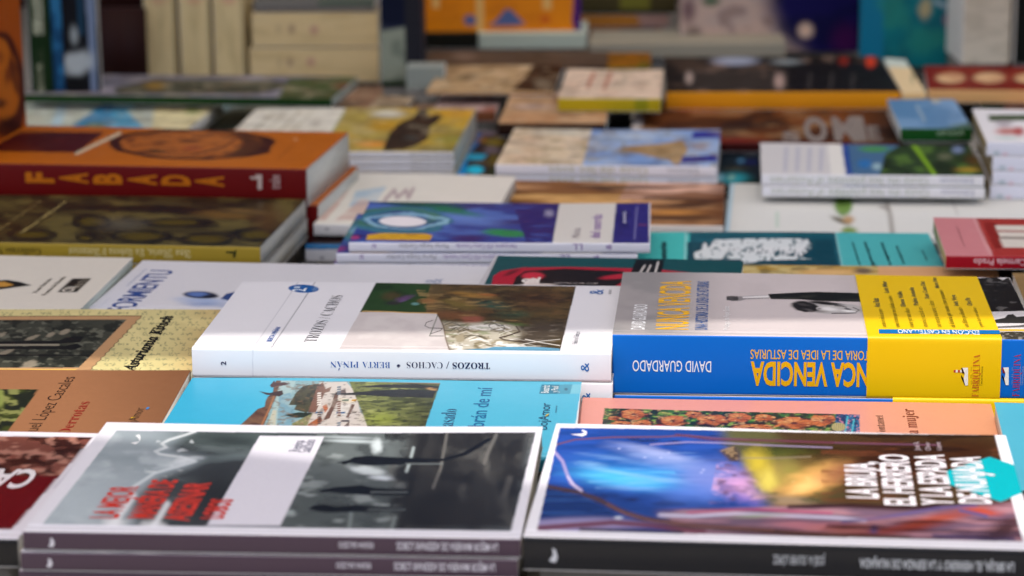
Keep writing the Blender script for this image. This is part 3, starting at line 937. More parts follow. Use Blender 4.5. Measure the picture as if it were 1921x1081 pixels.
lay('ca', brown_crowd, 'maroon paperback with brown patterned photo and big white letters at the left edge',
    texts=lambda b: b.text('front', 'CAMINOS', (76, 883), (-200, 912), '#F0EAEC', 'h', bold=.03), nu=200, nv=110, gain=G0, kind='gloss')

# ================================================================== second row


def village(a, s):
    a.fill('#58BEDD')
    a.grad('#2FB4E0', 600, 715, 400, 810, .6)
    pic = ((519, 719), (826, 721.5), (796, 804), (772, 853), (420, 850), (449, 800), (484, 769), (497, 765), (499, 754), (503, 747), (512, 742), (514, 730))
    a.clip(*pic)
    a.fill('#8FB3B8')
    a.poly('#7E5A46', (519, 715), (528, 720), (520, 745), (514, 757), (505, 775), (494, 803), (430, 860), (400, 860), (449, 800), (484, 769), (500, 750))
    a.noise('#5A3A30', 14, 5, .5, .7, .8, 3, inside=((519, 715), (528, 720), (514, 757), (494, 803), (430, 860), (400, 860), (449, 800), (484, 769)))
    a.line('#B57A52', 2.2, (514, 748), (505, 770), (490, 800), soft=.8)
    a.poly('#A9C4C4', (522, 735), (528, 720), (556, 718), (540, 760), (520, 800), (500, 803), (512, 770))
    a.poly('#7FA9B8', (524, 745), (545, 740), (560, 800), (520, 803))
    a.poly('#C9C7B2', (500, 803), (513, 770), (519, 772), (517, 803))
    a.noise('#A8BFC0', 12, 4, .5, .7, .6, 8, inside=((520, 735), (560, 735), (560, 803), (505, 803)))
    a.poly('#58543A', (556, 740), (570, 728), (600, 724), (612, 735), (596, 760), (575, 776), (552, 770), (556, 762), (542, 762))
    a.noise('#33382A', 8, 4, .45, .65, .8, 18, inside=((556, 740), (570, 728), (600, 724), (612, 735), (596, 760), (575, 776), (552, 770)))
    a.poly('#2C3A2C', (532, 780), (560, 775), (590, 776), (584, 784), (556, 785))
    a.poly('#8A8A5C', (548, 795), (600, 770), (640, 803), (548, 803))
    a.noise('#C9B48E', 10, 5, .52, .66, .7, 19, inside=((548, 795), (600, 770), (640, 803), (548, 803)))
    a.noise('#8C6A4A', 9, 3, .56, .66, .6, 77)
    # the houses
    a.poly('#D9CFC6', (600, 722), (650, 721), (668, 740), (676, 775), (700, 795), (690, 803), (575, 803), (590, 770))
    a.poly('#8A6250', (596, 728), (606, 722), (612, 735), (592, 775), (578, 775))
    a.poly('#8E6A58', (606, 736), (622, 729), (619, 738), (608, 741))
    a.poly('#7C5A4C', (628, 742), (636, 740), (632, 758), (618, 786), (606, 790), (622, 762))
    a.poly('#7A6A66', (628, 740), (648, 733), (650, 742), (634, 744))
    a.poly('#B4683E', (580, 795), (602, 782), (605, 790), (590, 803), (575, 803))
    a.poly('#C6744A', (605, 764), (613, 760), (616, 768), (610, 776))
    a.poly('#E6DCC8', (636, 748), (668, 752), (664, 759), (635, 757))
    a.poly('#E2DCD4', (632, 762), (658, 760), (652, 784), (626, 784))
    a.poly('#7A5C50', (660, 760), (666, 761), (654, 784), (649, 784))
    a.poly('#2E6C9C', (632, 774), (648, 774), (647, 777), (631, 777))
    a.poly('#3A78A4', (593, 774), (606, 774), (605, 776.5), (592, 776.5))
    a.poly('#E0A93C', (660, 752), (670, 751), (668, 755), (659, 755))
    a.poly('#2F6A50', (642, 752), (655, 751.5), (654, 754.5), (641, 754.5))
    a.poly('#34323A', (661, 774), (670, 773), (668, 776), (660, 776.5))
    a.poly('#4A4450', (640, 789), (656, 789), (655, 792), (639, 792))
    a.poly('#6E5850', (645, 800), (656, 790), (654, 803), (644, 803))
    a.noise('#B2A594', 16, 6, .6, .75, .4, 29, inside=((600, 722), (650, 721), (690, 803), (575, 803)))
    # the field with dark cypresses
    a.poly('#7E8448', (655, 720), (830, 720), (800, 855), (640, 855), (690, 803), (680, 775))
    fld = ((655, 720), (830, 720), (800, 855), (640, 855), (690, 803), (680, 775))
    a.noise('#4A5022', 30, 5, .42, .65, .85, 39, inside=fld)
    a.noise('#B4B870', 26, 4, .6, .75, .7, 49, inside=fld)
    a.blob('#A8B44A', 715, 785, 40, 14, 0, .9, .6)
    a.grad('#3A3C1E', 720, 760, 800, 760, .65)
    a.poly('#2C2A22', (670, 728.5), (720, 725), (780, 724), (826, 727), (822, 731), (740, 731), (700, 730))
    a.poly('#221F1C', (616, 742), (660, 740), (700, 736), (750, 733), (818, 735), (812, 748), (740, 747), (680, 744), (640, 744))
    a.blob('#C99A62', 810, 732, 14, 3, 8, .6, .8)
    for i in range(26):                                                  # doors, windows and little roofs
        x, y = 596 + (i * 37 % 74), 726 + (i * 53 % 72)
        a.poly(('#5A4A48', '#8A5A44', '#EFE8DE', '#6A7C8C')[i % 4], (x, y), (x + 7, y - .6), (x + 6, y + 2.2), (x - 1, y + 2.6))
    a.noise('#3A2E20', 7, 2.2, .62, .7, .5, 91, inside=((556, 724), (700, 722), (690, 803), (540, 803)))
    a.noise('#20200F', 10, 2.4, .6, .7, .6, 93, inside=fld)
    a.poly('#9A7A60', (600, 717), (826, 719), (825, 723), (700, 721), (600, 720))
    a.clip()
    a.poly('#4A2E2A', (486, 737.5), (505, 741), (520, 738), (530, 736), (532, 743), (524, 747), (514, 745), (500, 744))
    a.poly('#5C3B38', (507, 727), (515, 719), (517, 723), (533, 722), (546, 725), (530, 728), (520, 728), (514, 731), (509, 731))
    a.poly('#2F829E', (1015, 723), (1073, 723), (1068.6, 740), (1010.5, 740))
    a.poly('#4F9FB8', (1049, 723), (1073, 723), (1068.6, 740), (1045, 740))
    a.poly('#86CBDC', (1073, 723), (1090, 723), (1086, 740), (1068.6, 740), a=.8)
    a.blob('#3A6C86', 1061, 731.5, 4, 3, 0, .5)
    a.poly('#EDEFF2', (1092, 712), (1100, 712), (1084, 860), (1068, 860))
    a.grain(.06, 2, 1)
    s.fill('#4FB4D4')


def tx(b):
    b.text('front', 'Pepa Casado', (838, 842), (829, 768), '#3A4078', font='serif', bold=-.012)
    b.text('front', 'sabrán de mí', (904, 815), (895, 728.5), '#1F6DA6', bold=.004)
    b.text('front', 'Beatriz', (1029, 738.5), (1017, 724.5), '#DCEAF0', bold=.02)
    b.text('front', 'y Paul', (1046, 737.5), (1035, 726), '#DCEAF0', bold=.02)
    b.text('front', 'BojAmor', (1026, 806), (1014, 757), '#234A74', bold=.0)
    b.text('front', 'editorial', (1044, 775), (1042, 762), '#3A5C80')
    b.flat('front', [(1024, 779), (1030, 776), (1029, 779), (1023, 782)], '#E0C24A')


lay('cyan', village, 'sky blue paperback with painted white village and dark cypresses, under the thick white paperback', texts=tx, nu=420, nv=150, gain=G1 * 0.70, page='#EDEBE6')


def flowers_pink(a, s):
    a.fill('#ECA092')
    a.grad('#EFA67E', 1500, 760, 1860, 800, .9)
    a.clip((1135, 768), (1613, 781), (1612, 790), (1614, 830), (1620, 915), (1110, 905), (1130, 800))
    a.fill('#25401F')
    a.noise('#3E7A34', 12, 5, .5, .62, .9, 3)
    a.noise('#8FAE4A', 14, 3, .6, .68, .8, 13)
    a.noise('#141C14', 16, 7, .58, .72, .9, 23)
    fl = [(192, 575, 100, 38), (470, 622, 100, 42), (620, 575, 66, 24), (760, 615, 112, 40), (950, 600, 92, 36), (1130, 600, 76, 26), (1345, 638, 150, 42), (1550, 620, 96, 40), (1040, 668, 150, 26), (50, 600, 46, 16), (96, 640, 70, 22), (250, 640, 80, 26), (300, 720, 120, 40), (620, 730, 140, 44), (1240, 740, 160, 44), (900, 760, 120, 40)]
    for i, (x, y, rx, ry) in enumerate(fl):
        x, y, rx, ry = 1140 + x * .26, 630 + y * .26, rx * .26, ry * .26
        a.blob('#4A2410', x, y, rx * 1.03, ry * 1.05, 0, .12, .9, .9, i)
        a.blob('#C8703A', x, y, rx * .97, ry * .95, 0, .2, 1, .9, i)
        a.blob('#E0A060', x - rx * .25, y - ry * .3, rx * .6, ry * .5, 0, .9, .8, .9, i + 3)
        a.blob('#9A4A24', x + rx * .35, y + ry * .35, rx * .5, ry * .4, 0, .9, .7, .9, i + 5)
        for k in range(9):
            th = k * .7 + i
            a.line('#8A3C1C', .7, (x, y), (x + rx * .85 * math.cos(th), y + ry * .85 * math.sin(th)), soft=.9, a=.75)
        a.blob('#5A2414', x, y, rx * .2, ry * .24, 0, .5, .9)
    a.noise('#5A2A14', 9, 3, .58, .7, .6, 33)
    a.noise('#F0BE84', 8, 2.4, .62, .72, .5, 35)
    a.blob('#C02E2A', 1236, 801, 14, 4, 0, .5, .9)
    a.blob('#2A1A12', 1325, 800, 30, 4, 0, .6, .9, .5)
    a.poly('#2B6E9C', (1568, 780), (1615, 780), (1622, 920), (1560, 920))
    bl = ((1568, 780), (1615, 780), (1622, 920), (1560, 920))
    a.noise('#1C3A6A', 6, 4, .5, .55, .9, 41, inside=bl)
    a.noise('#D78A9C', 4, 2.4, .6, .64, .9, 43, inside=bl)
    a.line('#49B4C4', 2, (1590, 785), (1585, 812), soft=.6)
    a.line('#49B4C4', 2, (1602, 790), (1598, 814), soft=.6)
    a.blob('#BDB078', 1573, 803, 14, 8, 0, .15)
    for k in range(7):
        a.line('#6E6238', .6, (1561 + k * 4, 797), (1561 + k * 4, 809), soft=.9)
    a.clip()
    a.grain(.07, 2, 1)
    s.fill('#E59C88')


def tx(b):
    b.text('front', 'Rosa Fontanet', (1667, 841), (1639, 782), '#4A2A22', font='serif', bold=-.012)
    b.text('front', 'de una mujer', (1731, 849), (1690, 771), '#8E2A20', font='serif', bold=-.006)


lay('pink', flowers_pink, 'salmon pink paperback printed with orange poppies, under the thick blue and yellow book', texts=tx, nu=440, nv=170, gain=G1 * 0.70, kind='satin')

lay('cyan_right', lambda a, s: (a.fill('#5CC0DA'), a.grain(.04), s.fill('#22262C')), 'plain sky blue paperback at the right edge, beside the salmon pink one', nu=60, nv=40, gain=G1 * 0.70)


def forest_brown(a, s):
    a.fill('#A87450')
    a.grad('#84583C', 100, 760, 380, 700, .75)
    a.clip((-420, 731), (71, 732), (8, 817), (-40, 870), (-600, 870))
    a.fill('#4B5226')
    a.noise('#262A14', 26, 14, .42, .62, .9, 5)
    a.noise('#96985A', 18, 7, .56, .7, .8, 15)
    a.blob('#8E9850', 0, 748, 8, 20, 0, .5, .9)
    a.clip()
    a.grain(.09, 2.5, 1.2)
    s.fill('#A87450')


def tx(b):
    b.text('front', 'Manuel López Cascales', (52, 833), (117, 709), '#46301E', bold=-.006)
    b.text('front', 'Derrotas', (128, 815), (147, 754), '#A8281C', font='serif', bold=-.008)
    b.text('front', 'BojAmor', (249, 803), (254, 765), '#55402E', bold=-.008)
    b.flat('front', [(245, 783.5), (254, 782), (246, 785)], '#E8C21E')
    b.flat('front', [(276, 764), (281, 764), (278, 768), (273, 768)], '#4A86C4')


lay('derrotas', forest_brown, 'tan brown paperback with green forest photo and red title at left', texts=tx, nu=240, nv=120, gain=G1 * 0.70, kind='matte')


def postcard(a, s):
    a.fill('#CBBE86')
    a.grad('#B08A5C', 300, 640, 420, 690, .8)
    a.noise('#DACB90', 40, 20, .45, .7, .6, 4)
    # little sprigs all over
    k = 0
    for j in range(13):
        for i in range(26):
            x = -430 + i * 36 + (18 if j % 2 else 0) + (12 - j) * 6.0
            y = 582 + j * 9.2
            k += 1
            for q in range(7):
                a.blob('#6C7558', x + 9 * math.sin(q * 2.3 + k), y + 2.1 * math.cos(q * 3.1 + k * .7), 3.2, .8, q * 25 - 60, .4, .8)
    fr = ((-330, 596), (264, 596.5), (165, 696), (-480, 694))
    pts = [(264, 596.5)]
    for i in range(1, 24):
        t = i / 24
        pts.append((264 - 99 * t + (2.2 if i % 2 else -1.2), 596.5 + 99.5 * t))
    a.poly('#4A3A28', (-330, 595.5), (266, 595.5), *[(p[0] + 1.6, p[1]) for p in pts], (166, 697), (-480, 697))
    a.poly('#B48C64', (-330, 596.5), *pts, (165, 697), (-480, 697))
    a.clip((-330, 602), (237.5, 602.5), (147.5, 689), (-430, 688))
    a.fill('#45463C')
    a.noise('#2A2C26', 16, 8, .42, .6, .9, 6)
    a.noise('#6E6E60', 12, 5, .58, .7, .7, 16)
    for i, (x, y, rx, ry) in enumerate([(60, 635, 16, 3.5), (95, 629, 10, 4), (121, 624, 12, 5), (55, 684, 18, 8), (10, 661, 20, 4), (0, 630, 14, 4)]):
        a.blob('#8E8472', x, y, rx, ry, -18, .4, .85, .6, i)
    a.poly('#17160F', (-200, 640), (0, 641), (110, 640), (140, 631), (157, 633), (150, 643), (110, 645), (0, 647), (-200, 646))
    a.poly('#121009', (-200, 650), (30, 651), (120, 650), (145, 645), (155, 651), (140, 656), (60, 655), (-200, 656))
    a.line('#8C8474', 2, (-100, 647.5), (110, 647.5), soft=.6)
    a.line('#15150F', 1.2, (-300, 665), (180, 667), soft=.6)
    a.clip()
    a.poly('#D8B05C', (-420, 690), (146, 690.5), (140, 694.5), (-430, 694))
    a.grain(.1, 2, 1)
    s.fill('#C9B884')


def tx(b):
    b.text('front', 'Asturianía Kitsch'.replace('í', 'i'), (251, 696), (304, 596), '#1D1A14', font='italic', bold=.03)
    b.text('front', 'Decálogu de la cultura pop y astur', (306, 688), (362, 610), '#2C281E', bold=.012)


lay('kitsch', postcard, 'straw coloured patterned paperback with old postcard photo and black script title', texts=tx, nu=480, nv=190, gain=G1, kind='matte')


def nib(a, s):
    a.fill('#CFC8BC')
    a.poly('#1C1712', (-60, 520), (0, 526.6), (13, 525.5), (36, 529), (59, 535.5), (30, 539), (0, 543), (-60, 550))
    a.poly('#B8863A', (-40, 531), (8, 529), (26, 535), (8, 538), (-40, 540))
    a.grad('#77736C', 30, 536, 60, 536, .0)
    a.poly('#2B241C', (134, 523), (170, 522.5), (142, 548), (107, 548))
    a.grain(.06, 2, 1)
    s.fill('#CFC8BC')


def tx(b):
    b.text('front', 'Xosé Bolado', (68, 550), (90, 523), '#5A5348', bold=.01)
    b.text('front', 'Premiu de Novela', (86, 554), (115, 520), '#5A5348', bold=.01)
    b.text('front', 'CN', (135, 547.5), (124, 538), '#D8D0C2', bold=.02)
    b.text('front', 'NARRATIVA', (150, 541), (152, 525), '#9A9080')


lay('cu', nib, 'cream white paperback with black pen nib drawing at the left edge', texts=tx, nu=220, nv=110, gain=G1 * 1.04, kind='matte', page='#D4DCD0')


def journal(a, s):
    a.fill('#D4D2D6')
    a.grad('#C8CCD8', 300, 560, 150, 580, .6)
    a.blob('#9DB0D4', 385, 563, 62, 8, 2, .9, .9, .5)
    a.blob('#8298C4', 392, 571, 60, 6, 2, .9, .8, .6, 4)
    a.blob('#26304E', 376, 553, 35, 7.2, 2, .25, 1)
    a.blob('#5C78B4', 372, 552, 24, 5, 2, .5, 1)
    a.blob('#1C2238', 395, 556, 18, 4, 0, .5, .9)
    a.poly('#34508C', (414, 560), (425, 551), (450, 545), (480, 560), (440, 566))
    a.grain(.05, 2, 1)
    s.fill('#D4D2D6')


def tx(b):
    b.text('front', 'FORMIENTU', (243, 584), (283, 508), '#33539A', bold=.012)
    b.text('front', 'revista lliteraria', (240, 537), (270, 506), '#8C98B8', bold=-.008)
    b.text('front', 'númberu', (184, 577), (208, 558), '#8C98B8', bold=-.008)
    b.text('front', '&', (826, 534), (800, 525), '#9AA2B8')


lay('formientu', journal, 'white literary magazine with blue capitals and small blue portrait', texts=tx, nu=360, nv=120, gain=G1 * 1.04, kind='satin', page='#E4E4E0')

# ================================================================== third row


def painted_white(a, s):
    a.fill('#E4E2E6')
    a.line('#5A5C66', .8, (510, 651), (593, 530), soft=.5, a=.9)
    a.line('#A9AAB2', .7, (481, 644), (562, 529), soft=.6, a=.8)
    a.blob('#1F62AC', 570, 543.8, 29, 7.4, 2, .04)
    a.clip((706, 533), (1080, 538), (1050, 658), (636, 654.5))
    a.fill('#6C5A38')
    a.noise('#86693C', 60, 14, .45, .7, .8, 2)
    a.noise('#3A2A1C', 30, 5, .52, .7, .7, 102)
    a.noise('#9A8050', 36, 3, .62, .74, .6, 104)
    a.poly('#304E26', (690, 528), (810, 530), (800, 560), (800, 590), (670, 588))
    a.noise('#243C1C', 40, 12, .5, .7, .7, 12, inside=((690, 528), (810, 530), (800, 590), (670, 588)))
    a.grad('#3A3320', 780, 540, 860, 535, .6)
    a.blob('#5A4B2C', 735, 557, 22, 10, 0, .8, .8, .5)
    a.blob('#6E4A78', 760, 560, 22, 5, -14, .8, .75, .5, 3)
    a.blob('#7A5690', 756, 565, 12, 3, -14, .9, .6, .5, 4)
    a.blob('#3A2C38', 738, 570, 18, 4, 0, .7, .8)
    a.blob('#6E9C9A', 779, 571, 9, 3, 0, .7, .9)
    a.blob('#93693E', 802, 566, 22, 6, 0, .7, .95, .5, 6)
    a.blob('#A07838', 888, 555, 52, 5.5, 6, .8, .95, .5, 7)
    a.blob('#B06A34', 915, 554, 22, 3, 4, .8, .8)
    a.blob('#7C6A34', 860, 570, 40, 11, 10, .8, .9, .5, 8)
    a.blob('#2E5648', 925, 572, 40, 9, 8, .8, .95, .5, 9)
    a.blob('#3C5C44', 960, 590, 40, 9, 0, .9, .7)
    a.blob('#4E3420', 1010, 560, 70, 22, 0, .95, .8)
    a.noise('#7A5A38', 44, 5, .58, .72, .4, 19, inside=((830, 530), (1085, 530), (1060, 610), (830, 600)))
    a.blob('#7E5434', 850, 592, 60, 10, 4, .8, .9, .5, 11)
    a.blob('#9A5A46', 885, 600, 24, 10, 0, .6, .95, .4, 12)
    a.blob('#57703A', 960, 608, 40, 4, 4, .8, .8, .5, 13)
    a.poly('#D6CECB', (676, 586), (741, 586.5), (818, 588), (822, 594), (832, 612), (836, 635), (845, 658), (630, 658))
    a.noise('#C6BCBB', 60, 20, .5, .7, .6, 23, inside=((676, 586), (741, 586.5), (818, 588), (832, 612), (845, 658), (630, 658)))
    a.line('#C79F62', 1.2, (680, 584.5), (735, 585.5), (760, 587), (820, 588), soft=.6)
    a.poly('#BDB6A4', (828, 603), (870, 606), (930, 604), (970, 612), (985, 625), (968, 640), (990, 655), (846, 657), (836, 632), soft=1.6)
    scr = ((826, 600), (870, 604), (930, 602), (975, 610), (990, 625), (975, 640), (995, 656), (846, 658), (836, 632))
    a.noise('#9A8E72', 16, 6, .55, .68, .8, 33, inside=scr)
    a.noise('#F2EFE8', 20, 5, .55, .7, .8, 43, inside=scr)
    a.noise('#6A6040', 12, 5, .64, .74, .6, 53, inside=scr)
    a.noise('#7C8A5A', 30, 4, .58, .72, .6, 57, inside=scr)
    for k in range(22):                                                  # loose tangled strokes
        x, y = 832 + (k * 47 % 150), 606 + (k * 29 % 46)
        a.line(('#4E4630', '#F4F1EA', '#7A6A48', '#E8E2D4')[k % 4], .8 + .3 * (k % 3), (x, y), (x + 14, y - 6 + k % 5), (x + 30, y + 4 - k % 7), (x + 44 - k % 9, y + 2), soft=.8, a=.8)
    a.blob('#544A3E', 1020, 625, 60, 26, -8, .6, .9, .4, 15)
    a.noise('#847A6C', 26, 3, .6, .72, .5, 63, inside=((985, 605), (1065, 600), (1050, 655), (975, 652)))
    a.poly('#5E93AE', (870, 656), (930, 650), (1000, 650), (1050, 653), (1049, 660), (870, 660))
    a.noise('#2E2618', 24, 3, .6, .72, .6, 106, inside=((820, 535), (1085, 535), (1060, 608), (830, 600)))
    a.noise('#A88A58', 30, 2.4, .63, .73, .55, 108, inside=((780, 545), (1000, 545), (980, 605), (800, 585)))
    a.line('#4E4034', 1.4, (968, 612), (975, 622), (950, 630), (937, 633), (945, 637), (970, 640), (1000, 641), soft=.5)
    a.line('#D9D4CC', .9, (985, 636), (1020, 643), (1050, 648), soft=.8)
    a.line('#D9D4CC', .9, (975, 646), (1010, 640), (1050, 636), soft=.8, a=.7)
    # the painter's thin scrawl
    a.line('#4A5A34', .9, (821, 592), (806, 630), soft=.5)
    a.line('#3A3530', .7, (806, 630), (832, 630), soft=.5)
    a.line('#3A3530', .7, (812, 601), (800, 605), (797, 611), (805, 615), (830, 616), (826, 620), (808, 626), soft=.5)
    a.line('#6A4A2C', 1.1, (822, 592), (832, 612), (836, 635), (843, 656), soft=.6)
    a.line('#4A4034', .6, (834, 619), (845, 621), (856, 614), (862, 621), (876, 613), (880, 618), (868, 620), soft=.5)
    a.ring('#4A4640', 932, 613, 15, 6, .09, 10, .8)
    a.clip()
    a.poly('#EDD9B8', (1144, 645), (1170, 538), (1176, 538), (1152, 665), a=.5)
    a.grain(.03, 2, 1)
    s.fill('#EEF0F5')
    s.line('#C9CBD6', .8, (475, 650), (475, 712), soft=.5, a=.8)
    s.blob('#2A2A58', 747.7, 686, 3.4, 3.4, 0, .08)


def tx(b):
    K, B = '#22222C', '#2A62B4'
    b.text('front', 'TROZOS / CACHOS', (593, 641), (622, 556), K, font='serif', bold=-.014)
    b.text('front', 'BERTA PIÑÁN', (509, 640.5), (518, 613.5), B, bold=.018)
    b.text('front', '2.ª', (572, 548.6), (553, 540), '#E6EEF6', bold=.02)
    b.text('front', 'edición', (592, 548), (587, 540.5), '#9DB8DA')
    b.text('front', 'Edición bilingüe', (1083, 645.5), (1077.5, 622), '#55555E', font='serif', bold=-.02)
    b.text('front', '&', (1131, 553), (1106, 544), '#2F6DB8', font='italic')
    b.text('front', 'saltadera', (1146, 553), (1141, 544), '#7A7A80')
    b.text('spine', '2', (424.6, 684.5), (414.6, 677), '#30305C', bold=.02)
    b.text('spine', 'TROZOS', (919, 680), (849, 691), '#2A2A58', 'h', 'serif', 0)
    b.text('spine', '/', (843, 677.5), (837, 691), '#2A2A58', 'h', 'serif', -.01)
    b.text('spine', 'CACHOS', (830.5, 679), (763, 690.3), '#2A2A58', 'h', 'serif', -.012)
    b.text('spine', 'BERTA', (732, 678.5), (680, 689.8), B, 'h', 'serif', -.012)
    b.text('spine', 'PINAN', (673, 677.6), (620, 689), B, 'h', 'serif', -.012)
    b.text('spine', '~', (652, 680.5), (643, 687), B, 'h', 'sans', 0)
    b.flat('spine', [(636, 690), (638, 690), (636, 694), (634.5, 694)], B)
    b.text('spine', '&', (1105, 696.5), (1089, 679.5), '#2F72BC', font='italic')


lay('trozos', painted_white, 'white paperback with painting in green and brown and a blue oval sticker',
    copies=('white paperbacks in the central stack', [('white paperback hidden under the one with the blue oval', (.0006, -.0002, .001))]),
    texts=tx, nu=500, nv=210, ns=40, gain=G1, kind='satin', page='#E9DFC8', bulge=.0006)


def raised_arm(a, s):
    a.fill('#938F8E')
    a.grad('#CFC4C3', 1215, 570, 1400, 572, 1)
    a.noise('#BEB3B2', 90, 30, .45, .7, .35, 3)
    a.line('#B8B2B2', 1.0, (1150, 624), (1640, 629), soft=.6, a=.6)
    # arm and head of the man lying across the cover
    a.poly('#8C8686', (1364, 560), (1375, 558), (1392, 557.5), (1442, 555.5), (1444, 561.5), (1400, 563), (1388, 566), (1372, 566), (1366, 563))
    a.poly('#E4E0DF', (1392, 558.5), (1442, 556), (1443, 559.8), (1395, 561))
    for k in range(4):                                                   # the fingers
        a.line('#3A3734', 1.1, (1384, 558.5 + k * 2), (1372, 558 + k * 2.2), (1364, 558.6 + k * 1.6), soft=.7)
    a.blob('#4A4644', 1380, 562, 7, 2.6, 3, .6)
    a.poly('#23231D', (1441, 553.5), (1500, 550.5), (1533, 549.2), (1620, 551), (1700, 553), (1700, 571), (1620, 567), (1545, 566), (1500, 563), (1446, 562.5))
    a.noise('#45453C', 40, 2.4, .55, .72, .7, 23, inside=((1441, 553.5), (1533, 549.2), (1700, 553), (1700, 571), (1545, 566), (1446, 562.5)))
    a.poly('#B9B4B2', (1520, 570), (1545, 568), (1600, 572), (1625, 578), (1618, 586), (1585, 589), (1548, 589), (1522, 584), soft=.6)
    a.blob('#E9E6E4', 1556, 580, 22, 4.4, 6, .8)
    a.blob('#F0EEEC', 1592, 584, 18, 2.2, 5, .8)
    a.blob('#8C8684', 1540, 585, 16, 2.6, 0, .9, .9)
    a.blob('#2A2624', 1510, 576, 30, 10, 8, .25, 1, .35, 2)
    a.blob('#2A2624', 1545, 569, 40, 3.4, 5, .5, 1, .5, 3)
    a.blob('#5A5452', 1506, 572, 16, 2.4, 10, .9, .8, .8, 4)
    a.blob('#6E6866', 1518, 582, 13, 2, 12, .9, .8, .8, 5)
    a.blob('#C9C4C2', 1537, 579, 7, 3, 0, .5)
    a.blob('#7A7472', 1537, 579.4, 4, 1.4, 0, .6)
    a.line('#3A3430', 1.0, (1566, 574), (1580, 575), (1588, 577), soft=.7)
    a.blob('#24201E', 1590, 580, 8, 1.3, 8, .5)
    a.line('#3A3430', .9, (1600, 577), (1612, 582), (1606, 585), soft=.7)
    a.line('#4A4440', 1.0, (1560, 588), (1590, 588), (1606, 587), soft=.8)
    # the foot of the cover, right of the paper band
    a.poly('#D8D4D4', (1800, 505), (1900, 515), (1960, 640), (1850, 640))
    a.poly('#26221A', (1830, 524), (1868, 521), (1880, 527), (1892, 522), (1925, 583), (1846, 585))
    a.noise('#8E8A88', 20, 5, .62, .72, .35, 13, inside=((1830, 518), (1925, 518), (1925, 583), (1846, 585)))
    a.poly('#3A3834', (1862, 600), (1884, 596), (1890, 590), (1900, 589), (1906, 594), (1930, 592), (1934, 606), (1866, 606))
    a.poly('#6A6664', (1868, 612), (1910, 610), (1936, 606), (1938, 613), (1870, 615))
    a.poly('#E9B21E', (1872, 617), (1942, 617), (1943, 620.6), (1874, 620.6))
    a.poly('#4A4438', (1874, 621.5), (1943, 621.5), (1950, 636), (1878, 636))
    a.noise('#B8B0A4', 8, 3, .55, .65, .45, 17, inside=((1874, 621.5), (1943, 621.5), (1950, 636), (1878, 636)))
    a.poly('#A08A60', (1893, 515), (1900, 515), (1956, 640), (1946, 640), a=.0)
    a.grain(.04, 2, 1)
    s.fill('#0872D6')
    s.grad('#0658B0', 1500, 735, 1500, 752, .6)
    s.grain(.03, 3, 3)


def tx(b):
    Y = '#F4B80E'
    b.text('front', 'DAVID GUARDADO', (1209, 618), (1190, 572), '#F2F2F4', bold=.012)
    b.text('front', 'NUNCA VENCIDA', (1290, 618.3), (1239.5, 530.6), Y, bold=.018)
    b.text('front', 'UNA HISTORIA DE LA IDEA DE ASTURIAS', (1327, 618.8), (1308, 531.5), '#4A6CA8', bold=.012)
    b.text('front', 'Prólogo de Pepe Sanz', (1368, 618.8), (1357, 576), '#ECEAEA', bold=.004)
    b.text('spine', 'DAVID GUARDADO', (1334.5, 677), (1187, 696), '#F4F6FA', 'h', bold=.004)
    b.text('spine', 'ISTORIA DE LA IDEA DE ASTURIAS', (1641, 658), (1408, 672.5), '#F2BC3C', 'h', bold=.004)
    b.text('spine', 'NCA VENCIDA', (1631, 682), (1408, 722), Y, 'h', bold=.034)
    logo(b, 'spine', 76.5, 0, '#C0344A', '#9AA8BC')


def logo(b, face, dx, dy, red, grey):
    P = lambda x, y: (1600 + x * .1671 + dx, 640 + y * .1671 + dy)
    if dx == 0:
        for i, x in enumerate((1130, 1153, 1178, 1202)):
            b.flat(face, [P(x, 315), P(x + 22, 315), P(x + 22, 342), P(x, 342)], ('#C83A3A', '#F0EEE6', '#C83A3A', '#F0EEE6')[i])
    b.flat(face, [P(1228, 290), P(1290, 289), P(1290, 490), P(1258, 490), P(1240, 420), P(1255, 360)], '#F2F0E8')
    b.flat(face, [P(1213, 290), P(1228, 290), P(1252, 355), P(1225, 352)], '#3A1E1A' if dx == 0 else '#8E2E3A')
    b.flat(face, [P(1213, 368), P(1240, 412), P(1258, 488), P(1250, 480), P(1214, 400)], '#2A2218')
    b.text(face, 'FABRIQUINA', P(1410, 620), P(1347, 140), red, font='serif', bold=-.014)
    b.text(face, 'LA', P(1338, 400), P(1315, 365), grey, font='serif', bold=-.014)
    b.text(face, 'Conocimientu asturianu', P(1452, 490), P(1434, 275), grey, font='serif', bold=-.016)
    for y0, y1 in ((285, 330), (430, 480)):
        b.flat(face, [P(1326, y0), P(1329, y0), P(1329, y1), P(1326, y1)], grey)
    b.flat(face, [P(1420, 275), P(1423, 275), P(1423, 490), P(1420, 490)], grey)


nunca = lay('nunca', raised_arm, 'thick blue spined book with yellow paper band and man raising one arm',
            copies=('thick blue and yellow books in one stack', [('thick blue book mostly hidden beneath the yellow banded copy', (.0006, -.0012, .0012))]),
            texts=tx, nu=460, nv=190, ns=60, gain=G1, kind='satin', page='#E6DFCF', fold=.0012)


class Band(Book):
    """The paper band round the thick book: lies over its cover and spine."""


